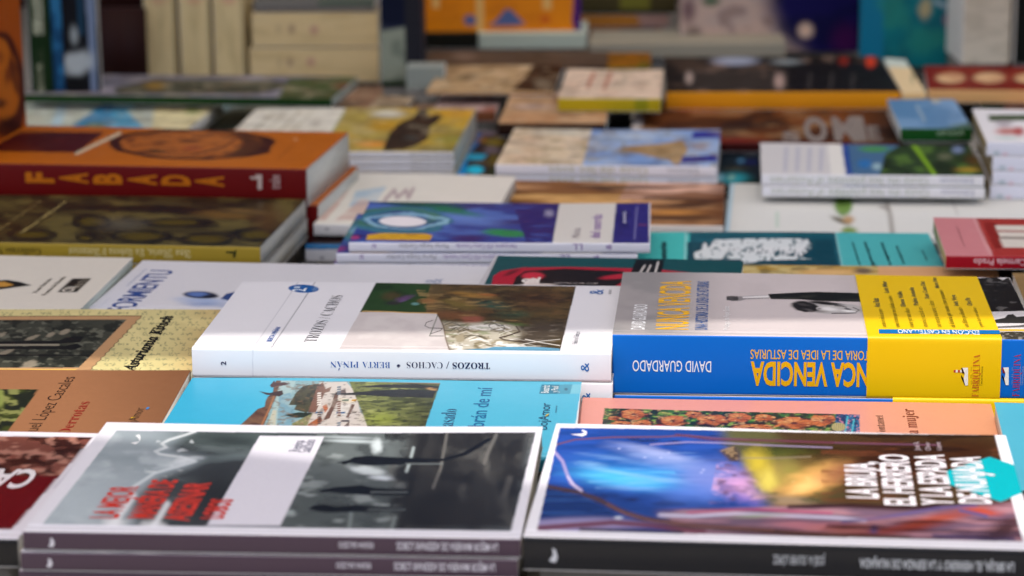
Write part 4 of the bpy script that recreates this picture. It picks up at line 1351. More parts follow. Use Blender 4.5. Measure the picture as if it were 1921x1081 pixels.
def make_band(b, x0, x1, shift=0):
    """A strip of yellow paper wrapped over cover, spine and back, its own printed part of the book."""
    r, t, d, off = b.r, b.t, b.d, .0006
    prof = [(y, t + off) for y in np.linspace(d - .0005, r, 24)]
    prof += [(r - (r + off) * math.sin(q), t - r + (r + off) * math.cos(q)) for q in np.linspace(0, math.pi / 2, 6)[1:]]
    prof += [(-off, z) for z in np.linspace(t - r, r, 14)[1:]]
    prof += [(r - (r + off) * math.cos(q), r - (r + off) * math.sin(q)) for q in np.linspace(0, math.pi / 2, 6)[1:]]
    prof = np.array(prof)
    prof[:, 0] -= b.bow(prof[:, 1]) * (prof[:, 1] < t)
    xs = np.linspace(x0, x1, 14)
    P = np.zeros((len(prof), len(xs), 3))
    P[..., 0] = xs[None, :]
    P[..., 1] = prof[:, :1]
    P[..., 2] = prof[:, 1:]
    m = (prof[:, 1] > t)
    P[m, :, 2] += b.lift(P[m, :, 0], P[m, :, 1])
    N = np.zeros_like(P)
    N[..., 2] = 1
    P = P[::-1]
    col = np.tile(lin('#F2C708', b.g), (P.shape[0] * P.shape[1], 1))
    return sheet('paper_band', P[:, ::-1] if False else P, N[::-1], .0003, col, lin('#F2C708', b.g))


x0 = nunca.local('spine', 1626.5, 690)[0]
x1 = nunca.local('spine', 1877.5, 690)[0]
first = [o for o in bpy.data.objects if o.parent is None and str(o.get('label', '')).startswith('thick blue spined')][0]
under = [o for o in bpy.data.objects if o.parent is None and str(o.get('label', '')).startswith('thick blue book mostly')][0]
band_obj = link('paper_band', make_band(nunca, x0, x1), first, cover_material('satin'))
link('paper_band', make_band(nunca, x0 + .0125, x1 + .0125), under, cover_material('satin'))
# print on the band
nunca.texts = []
_lift0 = Book.lift
bp = nunca
bp.lift_band = True
Y4 = lambda x, y: (1580 + x * .1775, 500 + y * .1775)
quotes = [((465, 670), (397, 458), 'cuenta la vida de un país', (398, 445), (372, 350), 'Ana Ruiz'),
          ((607, 670), (502, 322), 'una lectura que nos faltaba a todos', (490, 297), (467, 175), 'Luis Mier'),
          ((758, 670), (677, 452), 'viaxe per una idea', (665, 437), (632, 280), 'Elena Valle'),
          ((905, 670), (817, 440), 'memoria y razón de ser', (802, 424), (757, 238), 'Pablo Antuña'),
          ((1050, 670), (932, 372), 'un ensayu necesariu y claru', (918, 357), (872, 175), 'Xuan Cueto Díaz'),
          ((1195, 670), (1037, 262), 'la historia que cuenta cómo pensamos', (1022, 246), (1000, 135), 'Marta Fdez'),
          ((1340, 670), (1242, 440), 'un llibru pa discutir', (1228, 427), (1198, 315), 'Inés Vega'),
          ((1490, 670), (1397, 440), 'para leer con calma', (1372, 427), (1347, 345), 'Olga Pin')]
for q0, q1, q, n0, n1, n in quotes:
    h, hn = 32, 56
    bp.text('front', '«' + q + '»', Y4(q0[0] + 3, q0[1] - 14), Y4(q1[0] - h, q1[1]), '#5E5212', font='italic', bold=-.012)
    bp.text('front', n, Y4(n0[0] + 5, n0[1]), Y4(n1[0] - hn, n1[1]), '#77704A', bold=.02)
bp.flat('front', [Y4(384, 676), Y4(1660, 686), Y4(1668, 722), Y4(390, 714)], '#0F74B8')
bp.text('front', 'EDICIÓN EN CASTELLANO', (1836, 622.2), (1685, 627.0), '#EEF2F4', 'h', bold=.012)
logo(bp, 'spine', 0, 0, '#D0662A', '#6A5A20')
for i, (face, V, F, c, g) in enumerate(bp.texts):
    V = V.copy()
    V[:, 2 if face == 'front' else 1] += .00062 if face == 'front' else -.00062
    bp.texts[i] = (face, V, F, c, g)
bp.lettering('front', band_obj)
bp.lettering('spine', band_obj)
first['label'] = 'thick blue spined book with yellow paper band and man raising one arm'

lay('brown_right', lambda a, s: (a.fill('#94784E'), a.noise('#A88A5E', 30, 12, .4, .7, .6, 2), a.grain(.1), s.fill('#7A6040')), 'plain tan brown paperback behind the yellow banded book at the right edge', nu=60, nv=30, gain=G1)

# ================================================================== fourth row


def dark_leaves(a, s):
    a.fill('#4A4228')
    a.noise('#6E6236', 60, 14, .42, .65, .8, 3)
    a.noise('#26221A', 40, 12, .5, .7, .8, 13)
    for i, (x, y, rx, ry) in enumerate([(172, 416, 34, 12), (265, 443, 55, 11), (385, 448, 48, 11), (160, 446, 18, 6), (330, 418, 60, 8), (60, 440, 44, 10), (480, 440, 40, 12)]):
        a.ring('#14120B', x, y, rx, ry, .16, 0, .9, .4, i)
        a.line('#14120B', 1.6, (x - rx, y), (x + rx, y - ry * .3), soft=.7)
        a.blob('#1E1B12', x, y, rx, ry, 0, .3, .85, .5, i)
        a.blob('#5E501A', x, y, rx * .78, ry * .72, 0, .5, .85, .5, i)
    a.blob('#66645A', 230, 420, 60, 16, 0, .9, .5, .5)
    a.blob('#17120C', 285, 394, 175, 8, 1, .5, .95, .4, 7)
    a.blob('#7A5A2A', 420, 405, 62, 9, 3, .7, .8, .6, 9)
    a.blob('#5F3E1C', 500, 410, 40, 30, 0, .9, .7, .5)
    a.blob('#8E6A3A', 450, 396, 40, 3, 3, .8, .7)
    a.grain(.12, 3, 1.4)
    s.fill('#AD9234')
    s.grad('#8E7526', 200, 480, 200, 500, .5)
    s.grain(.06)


def tx(b):
    b.text('front', 'Ana María', (42, 437), (121, 379), '#B8A468', font='black', bold=.02)
    b.text('front', 'La llobera', (-2, 432), (74, 378), '#9A8452', font='black')
    b.text('spine', 'Ana Maria, La llobera d’Asturies', (358, 468), (130, 479), '#DCCB8E', 'h', 'black')
    b.text('spine', 'Guillermo Menéndez', (76.5, 465), (-60, 476), '#4A3C14', 'h', 'serif', -.01)
    b.flat('spine', [(424, 471), (441, 471), (441, 468), (444, 468), (442, 482), (437, 483), (438, 475), (424, 474)], '#2E3A22')


lay('ana', dark_leaves, 'olive spined paperback with dark leafy cover, in front of the orange stack',
    copies=('olive spined paperbacks', [('olive spined paperback underneath the dark leafy one', (.0008, .0004, .001))]),
    texts=tx, nu=220, nv=90, gain=G2, kind='satin', page='#C9C7BC')


def orange_face(a, s):
    a.fill('#BC661A')
    a.poly('#5C1E14', (-30, 284), (40, 250), (196, 251), (145, 286))
    a.noise('#7A3018', 60, 10, .5, .7, .5, 3, inside=((-30, 284), (40, 250), (196, 251), (145, 286)))
    a.line('#D8C8A8', 3, (144, 288), (225, 252), soft=.5)
    a.blob('#3E1E18', 432, 272, 75, 22, 3, .25, .9, .2)
    a.blob('#B4662A', 340, 271, 118, 25, 0, .1, 1, .2)
    a.ring('#4A2014', 362, 271, 143, 27, .1, 0, 1, .2, 4)
    a.blob('#33281C', 290, 284, 30, 4, 0, .5, .9, .5)
    a.blob('#5A2A18', 355, 265, 26, 4, 0, .6, .8, .5)
    a.blob('#5A2A18', 300, 269, 26, 3, -6, .6, .7, .5)
    a.blob('#A84A30', 360, 278, 24, 6, 0, .8, .7)
    a.noise('#6A2C16', 26, 3, .52, .66, .7, 31, inside=((230, 262), (330, 246), (450, 250), (500, 272), (420, 294), (270, 294)))
    a.line('#5A2414', 2, (380, 286), (420, 275), (440, 262), soft=.7)
    a.blob('#D8A070', 553, 262, 4, 3, 0, .7)
    a.line('#7A3A14', 1.2, (520, 298), (548, 272), soft=.8, a=.6)
    a.grain(.05)
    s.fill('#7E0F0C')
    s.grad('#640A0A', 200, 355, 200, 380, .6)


def tx(b):
    for c, xr, yb in (('F', 100, 343), ('A', 163.5, 344), ('B', 227, 345.5), ('A', 292, 347), ('D', 355, 348), ('A', 418, 350)):
        b.text('spine', c, (xr, yb), (xr - 50.5, yb - 20.5), '#C8701A', bold=.045)
    b.flat('spine', [(470, 331), (480, 331), (480, 327), (492, 327), (492, 355), (484, 355), (484, 336), (470, 335)], '#C9B4A8')
    b.text('spine', 'trabe', (526, 354), (506, 328), '#B89A94', bold=.02)


def ftx_label():
    return 'orange book with maroon spine and drawn oval face, top of its stack'


lay('fabada', orange_face, ftx_label(), copies=('orange books with maroon spines', [('orange book with maroon spine beneath the one with drawn face', (.0065, .004, .004))]),
    texts=tx, nu=220, nv=90, gain=G2, kind='satin', page='#D6D6CC')


def blue_rings(a, s):
    a.fill('#3C4A9A')
    a.noise('#5A78C0', 100, 9, .42, .65, .8, 3)
    a.noise('#3A2A70', 80, 8, .5, .7, .8, 13)
    a.blob('#2C5C48', 790, 386, 95, 6, 2, .6, .95, .5)
    a.blob('#1E7A4A', 850, 398, 60, 8, 8, .7, .95, .4, 3)
    a.blob('#2E8A4E', 950, 437, 52, 8, 4, .5, .95, .4, 5)
    a.blob('#6B8CD0', 870, 412, 90, 12, 6, .8, .7)
    a.ring('#3E7A8C', 752, 415, 78, 20, .28, 0, .9, .3, 4)
    a.ring('#4E7E58', 740, 409, 74, 16, .2, 0, .7, .4, 6)
    a.blob('#2C6C94', 752, 415, 60, 13, 0, .3, .9)
    a.ring('#9CC8DC', 762, 416, 66, 14, .14, 0, .75, .5, 8)
    a.blob('#F2EAEC', 756, 416, 46, 9.4, 1, .12)
    a.poly('#D8A42A', (690, 440), (720, 437), (800, 438), (812, 441), (808, 449), (688, 449))
    a.noise('#B07A2A', 20, 4, .6, .7, .5, 23, inside=((690, 437), (812, 437), (808, 449), (688, 449)))
    a.blob('#B0407A', 666, 445, 12, 4, 0, .6)
    a.blob('#4A2A6A', 880, 447, 40, 8, 0, .7, .8)
    a.poly('#352E7C', (960, 378), (1060, 378), (1045, 460), (990, 460))
    a.noise('#4A60B0', 60, 6, .55, .7, .7, 33, inside=((960, 378), (1060, 378), (1045, 460), (990, 460)))
    a.blob('#C8C4D8', 1030, 400, 12, 8, 0, .9, .5, .6)
    a.poly('#D9D4CC', (1051, 376), (1156, 376), (1147, 456), (1036, 456))
    a.poly('#3A3488', (1156, 376), (1230, 376), (1230, 460), (1147, 460))
    a.noise('#2A2464', 30, 12, .5, .7, .6, 43, inside=((1156, 376), (1217, 376), (1216, 460), (1147, 460)))
    a.line('#9C98C8', 1.2, (1194, 390), (1189, 448), soft=.6, a=.8)
    a.line('#A04A5A', 1.2, (1196, 422), (1214, 422), soft=.8, a=.7)
    a.poly('#D8D2DA', (1217, 376), (1225, 376), (1224, 460), (1216, 460))
    a.grain(.05)
    s.fill('#F2F0F6')
    s.poly('#C85A7A', (955, 450), (1000, 450), (1000, 454), (955, 454), a=.5)


def tx(b):
    P = '#8E6AA8'
    b.text('front', 'del osordu', (1125, 447), (1111, 403), P, bold=.02)
    b.text('front', 'Marisa', (1087, 446), (1074, 428), '#9A8E94')
    b.text('front', 'poesía', (1173, 418), (1168, 398), '#C8C8E0', bold=.02)
    b.text('spine', 'Nel puertu d’El Cantu l’osordu', (968, 457.5), (855, 466), P, 'h', bold=-.004)
    b.text('spine', 'Marisa Vargas Camblor', (841, 457), (747, 466.5), '#8E8A8C', 'h', bold=-.008)
    b.text('spine', '2', (705, 467), (698, 456), P)
    b.text('spine', 'LL', (1092, 457), (1073, 469), P, 'h')
    b.text('spine', '&', (1147, 468), (1136, 457), P)


lay('purple', blue_rings, 'thin blue and purple paperback with white ellipse, top of three',
    copies=('thin white spined paperbacks with blue covers', [('thin white spined paperback just below the one with white ellipse', (-.0078, -.0008, .002)), ('thin white spined paperback, lowest of the three blue covered copies', (-.0095, -.0004, .0))]),
    texts=tx, nu=280, nv=80, gain=G2, kind='satin', page='#E4E0D8')


def red_profile(a, s):
    a.fill('#1B585C')
    a.poly('#C9C5C8', (925, 480), (936, 480), (880, 590), (860, 590), a=.9)
    a.poly('#BC2438', (923, 532), (926, 518), (940, 509), (980, 503), (1060, 502), (1160, 504), (1240, 507), (1290, 512), (1330, 520), (1370, 560), (1380, 600), (860, 600))
    a.poly('#24141A', (958, 545), (968, 520), (985, 509), (1060, 505), (1170, 510), (1180, 520), (1140, 545))
    a.blob('#D03044', 1000, 518, 24, 8, 0, .4)
    a.blob('#5A1824', 960, 512, 20, 4, -20, .7, .8)
    a.blob('#C22A3C', 1160, 519, 40, 5, -5, .5)
    a.poly('#E6D8D2', (985, 527), (1000, 521), (1012, 525), (1012, 540), (980, 540))
    a.blob('#D8CCC4', 1010, 534, 40, 3, 0, .5, .9)
    a.poly('#1C1818', (1192, 490), (1246, 491), (1238, 520), (1180, 520))
    a.line('#CFC8C4', 2, (1199, 514), (1209, 500), soft=.6)
    a.line('#CFC8C4', 2, (1212, 514), (1220, 500), soft=.6)
    a.line('#D8D2CE', 2.2, (1227, 518), (1234, 495), soft=.6)
    a.grain(.06)
    s.fill('#1B585C')


lay('teal_red', red_profile, 'dark teal paperback with red shape and black tab, behind the white paperback', nu=300, nv=120, gain=G1, texts=lambda b: (b.text('front', 'ho', (1010, 530), (982, 520), '#EADFD8', 'h', bold=.04), b.text('front', 'libro de la semana', (1120, 533), (1040, 529), '#E0D4CC', 'h', bold=.0)))


def teal_brush(a, s):
    a.fill('#1E5E6E')
    a.noise('#2A7484', 80, 10, .45, .7, .6, 3)
    a.poly('#4CC4BE', (1170, 430), (1296, 430), (1290, 510), (1160, 510))
    a.line('#B8DCDC', 1.5, (1288, 436), (1285, 498), soft=.7)
    a.poly('#175060', (1290, 456), (1560, 452), (1574, 507), (1290, 507))
    a.poly('#52B6B8', (1566, 430), (1760, 430), (1790, 515), (1582, 512))
    a.line('#A8DCDC', 1.4, (1567, 440), (1580, 503), soft=.7)
    a.grad('#3A8A84', 1690, 470, 1770, 470, .0)
    a.line('#257078', 3, (1290, 441), (1560, 443), soft=.9, a=.6)
    # white brush lettering
    for i in range(26):
        x = 1318 + i * 7.6
        y = 466 + 6 * math.sin(i * 1.7)
        a.line('#E4E6E6', 4, (x, y + 10), (x + 5, y - 7), (x + 10, y + 7), soft=.7, yw=.6)
    a.poly('#DDE2E2', (1340, 452), (1420, 450), (1500, 450), (1522, 460), (1500, 466), (1340, 466))
    a.poly('#DDE2E2', (1300, 474), (1330, 466), (1420, 476), (1460, 478), (1522, 486), (1450, 488), (1395, 494), (1390, 486), (1305, 486))
    a.noise('#2A5C68', 7, 5, .64, .7, .9, 23, inside=((1300, 450), (1530, 448), (1530, 495), (1300, 495)))
    a.poly('#175060', (1420, 489), (1525, 489), (1560, 500), (1415, 500))
    a.grain(.06)
    s.fill('#3E9CA0')


lay('teal', teal_brush, 'teal and turquoise book with white brush lettering', nu=260, nv=70, gain=G2,
    texts=lambda b: [b.text('front', w, p0, p1, '#1E4A50', bold=.05) for w, p0, p1 in (('cuentos', (1612, 498), (1602, 456)), ('llendes', (1636, 498), (1626, 455)), ('relatos', (1668, 497), (1658, 456)), ('mitos', (1694, 495), (1685, 462)), ('asturies', (1250, 486), (1238, 455)), ('dos', (1738, 490), (1732, 470)))])


def ochre_flowers(a, s):
    a.fill('#C8B478')
    a.noise('#B08A34', 40, 6, .5, .62, .9, 3)
    a.noise('#7C6A3A', 30, 6, .6, .7, .8, 13)
    a.blob('#E0B478', 1560, 512, 80, 8, 0, .8, .9)
    a.blob('#6A5A50', 1620, 510, 22, 6, 0, .7, .9)
    a.poly('#D8A678', (1645, 495), (1880, 495), (1900, 600), (1660, 600))
    a.poly('#2A1A14', (1866, 495), (1904, 495), (1990, 620), (1900, 620))
    a.poly('#DCD4D0', (1904, 495), (1990, 495), (1990, 620))
    a.grain(.06)
    s.fill('#C8B478')


lay('flowers', ochre_flowers, 'ochre and peach paperback strip showing behind the yellow banded book', nu=160, nv=60, gain=G2)


def red_card(a, s):
    a.fill('#B43A34')
    a.poly('#CF8488', (1740, 400), (1830, 400), (1842, 440), (1862, 470), (1866, 490), (1770, 490))
    a.line('#E4B0B0', 2, (1829, 410), (1843, 440), (1860, 476), soft=.6)
    a.poly('#9A2620', (1845, 418), (1870, 418), (1882, 466), (1866, 466))
    a.poly('#DCD4C8', (1868, 424), (2100, 424), (2130, 464), (1884, 464))
    a.line('#8E8078', 2.5, (1880, 446), (2000, 448), soft=.7)
    a.line('#B07068', 2, (1872, 434), (2000, 436), soft=.7)
    a.grain(.05)
    s.fill('#B21C2C')


lay('red_right', red_card, 'pink and red small paperback with white label, at the right edge', nu=140, nv=60, gain=G2, page='#C9C08E',
    texts=lambda b: (b.text('spine', 'Carmela Prado', (1925, 486), (1826, 497), '#E4B8BC', 'h', bold=.02), b.text('front', 'novela', (1808, 462), (1797, 425), '#8A4A50')))


def pale_panels(a, s):
    a.fill('#D9D4C8')
    a.poly('#C4A294', (660, 350), (640, 380), (612, 412), (595, 412), (640, 365), (652, 345), a=.9)
    a.poly('#A9BCC8', (668, 360), (725, 352), (705, 382), (655, 388))
    a.poly('#C09C90', (630, 412), (680, 372), (700, 380), (690, 412), a=.7)
    a.noise('#E4DED2', 60, 12, .5, .7, .5, 3)
    a.line('#8E6A7A', 4, (722, 376), (740, 358), (745, 372), (762, 358), (766, 372), (775, 356), soft=.8, a=.7)
    a.grain(.05)
    s.fill('#DAD8D4')
    s.blob('#9A9898', 614, 430, 6, 3, 0, .7)


lay('pinkish', pale_panels, 'white paperback with faint pink and pale blue panels, left of the blue ellipse book', nu=160, nv=60, gain=G3)


def blue_edge(a, s):
    a.fill('#1E6CA4')
    a.poly('#2A1A16', (540, 440), (700, 440), (700, 456.5), (540, 456.5))
    s.fill('#C9CCD2')
    s.poly('#1E6CA4', (540, 455), (1130, 465), (1130, 475), (540, 467))
    s.blob('#8A8C96', 605, 484, 6, 3.4, 0, .7)


lay('bluewhite', blue_edge, 'white spined paperback with blue top edge, below the one with pale panels', nu=120, nv=40, gain=G3)

# ================================================================== fifth row and the far end of the table


def series(panel, title_dark):
    def f(a, s):
        panel(a)
        a.grain(.05)
        s.fill('#E6E4E6')
        s.noise('#C8C4BE', 40, 40, .5, .7, .3, 3)
    return f


def gold_bear(a):
    a.fill('#A8934A')
    a.poly('#D4CEBE', (380, 195), (655, 195), (600, 290), (380, 290))
    for i in range(4):
        a.line('#A0987E', 2.4, (585 - i * 24, 212), (545 - i * 24, 250), soft=.9, a=.6)
    a.line('#9A9868', 3, (652, 204), (615, 262), soft=.8)
    a.noise('#BE9632', 70, 12, .45, .65, .8, 3, inside=((652, 200), (900, 200), (860, 290), (605, 290)))
    a.blob('#B88A22', 720, 236, 40, 14, 0, .8, .9)
    a.blob('#E2DCC8', 728, 216, 38, 8, 0, .7, .95)
    a.blob('#C8901E', 860, 214, 60, 10, 0, .8, .9)
    a.blob('#8E8A3C', 850, 262, 60, 14, 0, .8, .9)
    a.blob('#6E6A30', 840, 278, 70, 6, 0, .8, .8)
    a.blob('#D88A34', 700, 270, 40, 8, 0, .8, .8)
    a.poly('#3A2C22', (720, 274), (730, 250), (748, 232), (775, 222), (785, 206), (800, 206), (802, 220), (820, 216), (828, 220), (820, 230), (806, 238), (800, 262), (775, 274), (755, 280), (720, 282))
    a.blob('#4A4A44', 775, 258, 22, 8, 0, .9, .8)


lay('gold', series(gold_bear, 0), 'golden paperback with dark bear shape on its cover, top of its white spined stack',
    copies=('white spined paperbacks with golden covers', [('white spined paperback just below the golden bear cover', (.0006, -.0008, .002)), ('white spined paperback, third in the golden covered stack', (.0, .0004, -.002)), ('white spined paperback, lowest of the golden covered stack', (.0008, -.001, .001))]),
    nu=150, nv=50, ns=8, gain=G3, kind='matte', page='#C4D0CE', texts=lambda b: b.text('spine', 'Ediciones del monte', (846, 287), (770, 296), '#A8A49A', 'h'))


def cream_blue(a):
    a.fill('#D8C4A8')
    a.noise('#B79E78', 24, 12, .5, .7, .5, 3)
    a.noise('#C8A88A', 60, 20, .45, .7, .6, 5)
    a.blob('#B8B8AC', 1050, 250, 90, 6, 0, .9, .8)
    a.poly('#93A8C8', (1112, 240), (1360, 240), (1360, 320), (1090, 320))
    a.noise('#6E8CBC', 80, 14, .45, .7, .8, 7, inside=((1112, 240), (1360, 240), (1360, 320), (1090, 320)))
    a.blob('#A9BCD2', 1180, 258, 90, 8, 0, .9, .8)
    a.poly('#A8875C', (1155, 281), (1180, 274), (1240, 270), (1280, 264), (1290, 280), (1270, 312), (1255, 300), (1200, 288))
    a.noise('#8C7A50', 24, 10, .58, .7, .5, 9)
    a.poly('#34349A', (1300, 250), (1350, 248), (1350, 260), (1296, 261))
    a.poly('#2E3294', (1278, 294), (1345, 290), (1346, 302), (1276, 304))
    a.blob('#A49AA4', 1310, 275, 24, 8, 0, .8, .9, .5)
    a.blob('#7C7C98', 1290, 308, 30, 6, 0, .8, .7)


lay('cream', series(cream_blue, 0), 'cream and sky blue paperback with white spine in the middle of the table',
    copies=('white spined paperbacks in the middle', [('white spined paperback under the cream and sky blue cover', (.0004, .0006, .003))]),
    nu=150, nv=50, ns=8, gain=G3, kind='matte', page='#BCCACA', texts=lambda b: (b.text('spine', 'Guía de les aves', (1215, 314), (1030, 326), '#B4B08C', 'h'), b.text('spine', 'Ediciones', (1310, 316), (1252, 326), '#A0A0A0', 'h')))


def brown_land(a, s):
    a.fill('#B4855A')
    a.poly('#D9D2C4', (860, 335), (905, 335), (890, 375), (960, 372), (860, 430))
    a.poly('#C89A5E', (895, 364), (1200, 362), (1180, 382), (885, 384))
    a.poly('#D0A48C', (1180, 340), (1365, 340), (1365, 372), (1160, 376))
    a.noise('#7A4A24', 120, 8, .42, .62, .85, 3)
    a.noise('#3E2214', 140, 7, .55, .7, .85, 13)
    a.blob('#3A1E10', 1290, 385, 70, 6, -2, .7, .9)
    a.blob('#4A2A18', 1310, 408, 60, 6, 0, .8, .8)
    a.blob('#C88A44', 1260, 398, 60, 5, 0, .8, .8)
    a.grad('#5A2E1C', 1310, 380, 1370, 380, .7)
    a.grain(.08)
    s.fill('#DCD6CC')


lay('brown_photo', brown_land, 'paperback with brown and orange striped landscape photo, behind the blue ellipse book', nu=160, nv=50, gain=G3, kind='matte')


def plant_page(a, s):
    a.fill('#CFCEC8')
    a.poly('#A9C6D4', (1350, 340), (1380, 340), (1368, 445), (1350, 445), a=.8)
    a.line('#9CBCA4', 4, (1459, 400), (1459, 424), soft=.9, a=.6)
    a.blob('#6A8A42', 1583, 384, 20, 24, 0, .35, 1, .3)
    a.blob('#4A6A2A', 1580, 378, 12, 14, 0, .8, .7, .6)
    a.blob('#5A5030', 1578, 414, 24, 6, 20, .6, .9, .5)
    a.blob('#B08A5C', 1592, 412, 14, 9, 0, .7, .95)
    a.blob('#6E8A3A', 1594, 432, 18, 9, 0, .6, .95, .4)
    a.line('#8E8880', 6, (1664, 384), (1670, 404), (1674, 436), soft=.9, a=.9)
    a.line('#8A847E', 4, (1652, 388), (1668, 394), soft=.9, a=.8)
    a.line('#A4A09A', 2, (1784, 372), (1796, 402), soft=.9, a=.8)
    a.grain(.04)
    s.fill('#CFCEC8')


lay('plant', plant_page, 'large white book with small green plant drawing, behind the turquoise book', nu=200, nv=60, gain=G3, kind='matte')


def blue_mosaic(a, s):
    a.fill('#3A2E2C')
    a.noise('#6A5A3A', 24, 12, .5, .65, .8, 3)
    a.poly('#2C78B4', (837, 331), (848, 310), (868, 270), (900, 250), (906, 262), (880, 290), (862, 331))
    a.blob('#3A5AA0', 890, 262, 16, 14, 0, .8, .9)
    a.blob('#7A6A78', 915, 250, 22, 8, 0, .7, .9)
    a.blob('#8E7A2A', 930, 268, 24, 8, 0, .7, .9)
    a.blob('#9A6A24', 905, 264, 14, 6, 0, .7, .9)
    a.blob('#6E6068', 922, 282, 18, 8, 0, .7, .9)
    a.poly('#2A9EC0', (872, 288), (915, 290), (905, 300), (868, 300))
    a.poly('#1F8ECC', (850, 305), (878, 300), (876, 330), (846, 331))
    a.blob('#24C0E0', 892, 318, 18, 9, 0, .4)
    a.blob('#6A5A1C', 928, 300, 14, 14, 0, .7, .9)
    a.blob('#2E3A14', 925, 322, 14, 12, 0, .7, .9)
    s.fill('#A8BCC8')
    s.poly('#9CCAD4', (868, 330), (912, 330), (912, 360), (868, 360))
    s.poly('#B4B0A2', (912, 330), (960, 330), (960, 360), (912, 360))


lay('blue_art', blue_mosaic, 'paperback with bright blue and brown artwork, squeezed between the golden and the cream stacks', nu=120, nv=60, gain=G3, kind='matte')


def night_teal(a, s):
    a.fill('#16222A')
    a.noise('#24343C', 30, 12, .5, .7, .8, 3)
    a.blob('#8A8A90', 1410, 286, 20, 6, 0, .8, .7)
    a.blob('#4A7A9A', 1392, 302, 10, 6, 0, .8, .9)
    a.blob('#1C2058', 1410, 304, 20, 6, 0, .8, .9)
    a.blob('#4A4A3A', 1380, 316, 30, 5, 0, .8, .8)
    a.blob('#2E98A4', 1380, 335, 34, 14, 0, .8, .95)
    a.blob('#8CC0D0', 1352, 332, 10, 10, 0, .8, .9)
    a.blob('#A8C8B0', 1374, 332, 8, 6, 0, .9, .7)
    a.blob('#143C2E', 1410, 345, 24, 12, 0, .8, .9)
    s.fill('#12383A')


lay('dark_teal', night_teal, 'dark paperback with glowing teal band, between the cream stack and the white stack', nu=90, nv=50, gain=G3, kind='matte')


def garden(a):
    a.fill('#C6C2C0')
    for i in range(5):
        a.line('#9C9CB0', 5, (1476 + i * 22, 282), (1474 + i * 22, 318), soft=.9, a=.6)
    a.poly('#DAD6CE', (1552, 266), (1580, 266), (1588, 330), (1560, 330))
    a.poly('#31509A', (1578, 266), (1600, 266), (1620, 330), (1588, 330))
    a.noise('#5A7A8C', 30, 10, .45, .65, .8, 43, inside=((1590, 266), (1700, 266), (1720, 330), (1600, 330)))
    a.poly('#4A6C8E', (1590, 266), (1700, 266), (1720, 330), (1600, 330))
    a.blob('#4A8A48', 1640, 281, 34, 6, 0, .5, .95)
    a.blob('#2C70B0', 1622, 307, 16, 10, 0, .7, .9)
    a.blob('#9CB8BC', 1645, 312, 12, 8, 0, .8, .8)
    a.poly('#34482A', (1660, 290), (1700, 266), (1860, 266), (1860, 330), (1650, 330))
    gr = ((1660, 290), (1700, 266), (1860, 266), (1860, 330), (1650, 330))
    a.noise('#5A7A34', 30, 12, .5, .7, .7, 5, inside=gr)
    a.noise('#20281A', 40, 14, .55, .7, .7, 15, inside=gr)
    a.line('#7CA624', 5, (1712, 272), (1728, 292), (1742, 312), (1752, 326), soft=.9)
    a.blob('#7C8CB0', 1796, 282, 14, 8, 0, .8, .9)
    a.blob('#6E7058', 1772, 294, 18, 8, 0, .9, .8)
    a.blob('#6A4A24', 1830, 300, 24, 16, 0, .9, .9)
    a.blob('#B08A2A', 1815, 318, 30, 5, 0, .8, .8)


lay('white_photo', series(garden, 0), 'white and green garden photo paperback, top of a white spined pair at right',
    copies=('white spined garden paperbacks', [('white spined paperback under the garden photo cover', (.0006, -.001, .002))]),
    nu=160, nv=50, ns=8, gain=G3, kind='matte', texts=lambda b: (b.text('spine', 'Guía de les plantes d’Asturies', (1742, 334), (1445, 346), '#AEB2A0', 'h'), b.text('spine', 'Ediciones', (1826, 334), (1764, 346), '#9C9CA8', 'h')))


def rust_letters(a, s):
    a.fill('#55301C')
    a.noise('#7E4622', 90, 14, .42, .65, .9, 3)
    a.noise('#8E6A48', 60, 10, .58, .7, .8, 13)
    a.noise('#2A1810', 60, 12, .55, .7, .8, 23)
    a.blob('#9A4A1E', 1300, 205, 70, 10, 0, .8, .7)
    a.blob('#7A201A', 1380, 262, 60, 8, 0, .8, .8)
    a.grad('#34201A', 1560, 230, 1690, 230, .8)
    a.blob('#CFC6BE', 1195, 230, 14, 16, 0, .4, .95)
    a.line('#7A1C18', 2.5, (1200, 266), (1690, 270), soft=.8)
    a.grain(.06)
    s.fill('#4A1C16')


def big(b):
    for c, x, y, sx, sy in (('S', 1486, 265, 32, 18), ('O', 1528, 264, 38, 44), ('M', 1584, 263, 36, 44), ('I', 1622, 262, 14, 44), ('E', 1650, 262, 16, 26)):
        b.text('front', c, (x - 18, y), (x - 18 + sx, y - sy * .95), '#857B74', 'h', bold=.04)


lay('big_letters', rust_letters, 'rusty brown book with big pale letters on its cover', nu=160, nv=50, gain=G3, kind='matte', texts=big)

lay('green_blue', lambda a, s: (a.fill('#5C82A8'), a.noise('#7C9CBC', 40, 14, .45, .7, .7, 3), a.blob('#C8BCA0', 1755, 192, 12, 5, 0, .9, .8), a.line('#A8B4B4', 3, (1720, 200), (1735, 226), soft=.9, a=.7), a.blob('#4A6A4A', 1815, 236, 50, 8, -6, .8, .9), s.fill('#1F5A24'), s.noise('#2E4A1A', 30, 8, .5, .7, .6, 4)),
    'small book with blue sky cover and green spine', nu=70, nv=40, gain=G3 * 1.05, texts=lambda b: b.text('spine', 'Asturies', (1808, 253), (1758, 243), '#A8C0A0', 'h'))


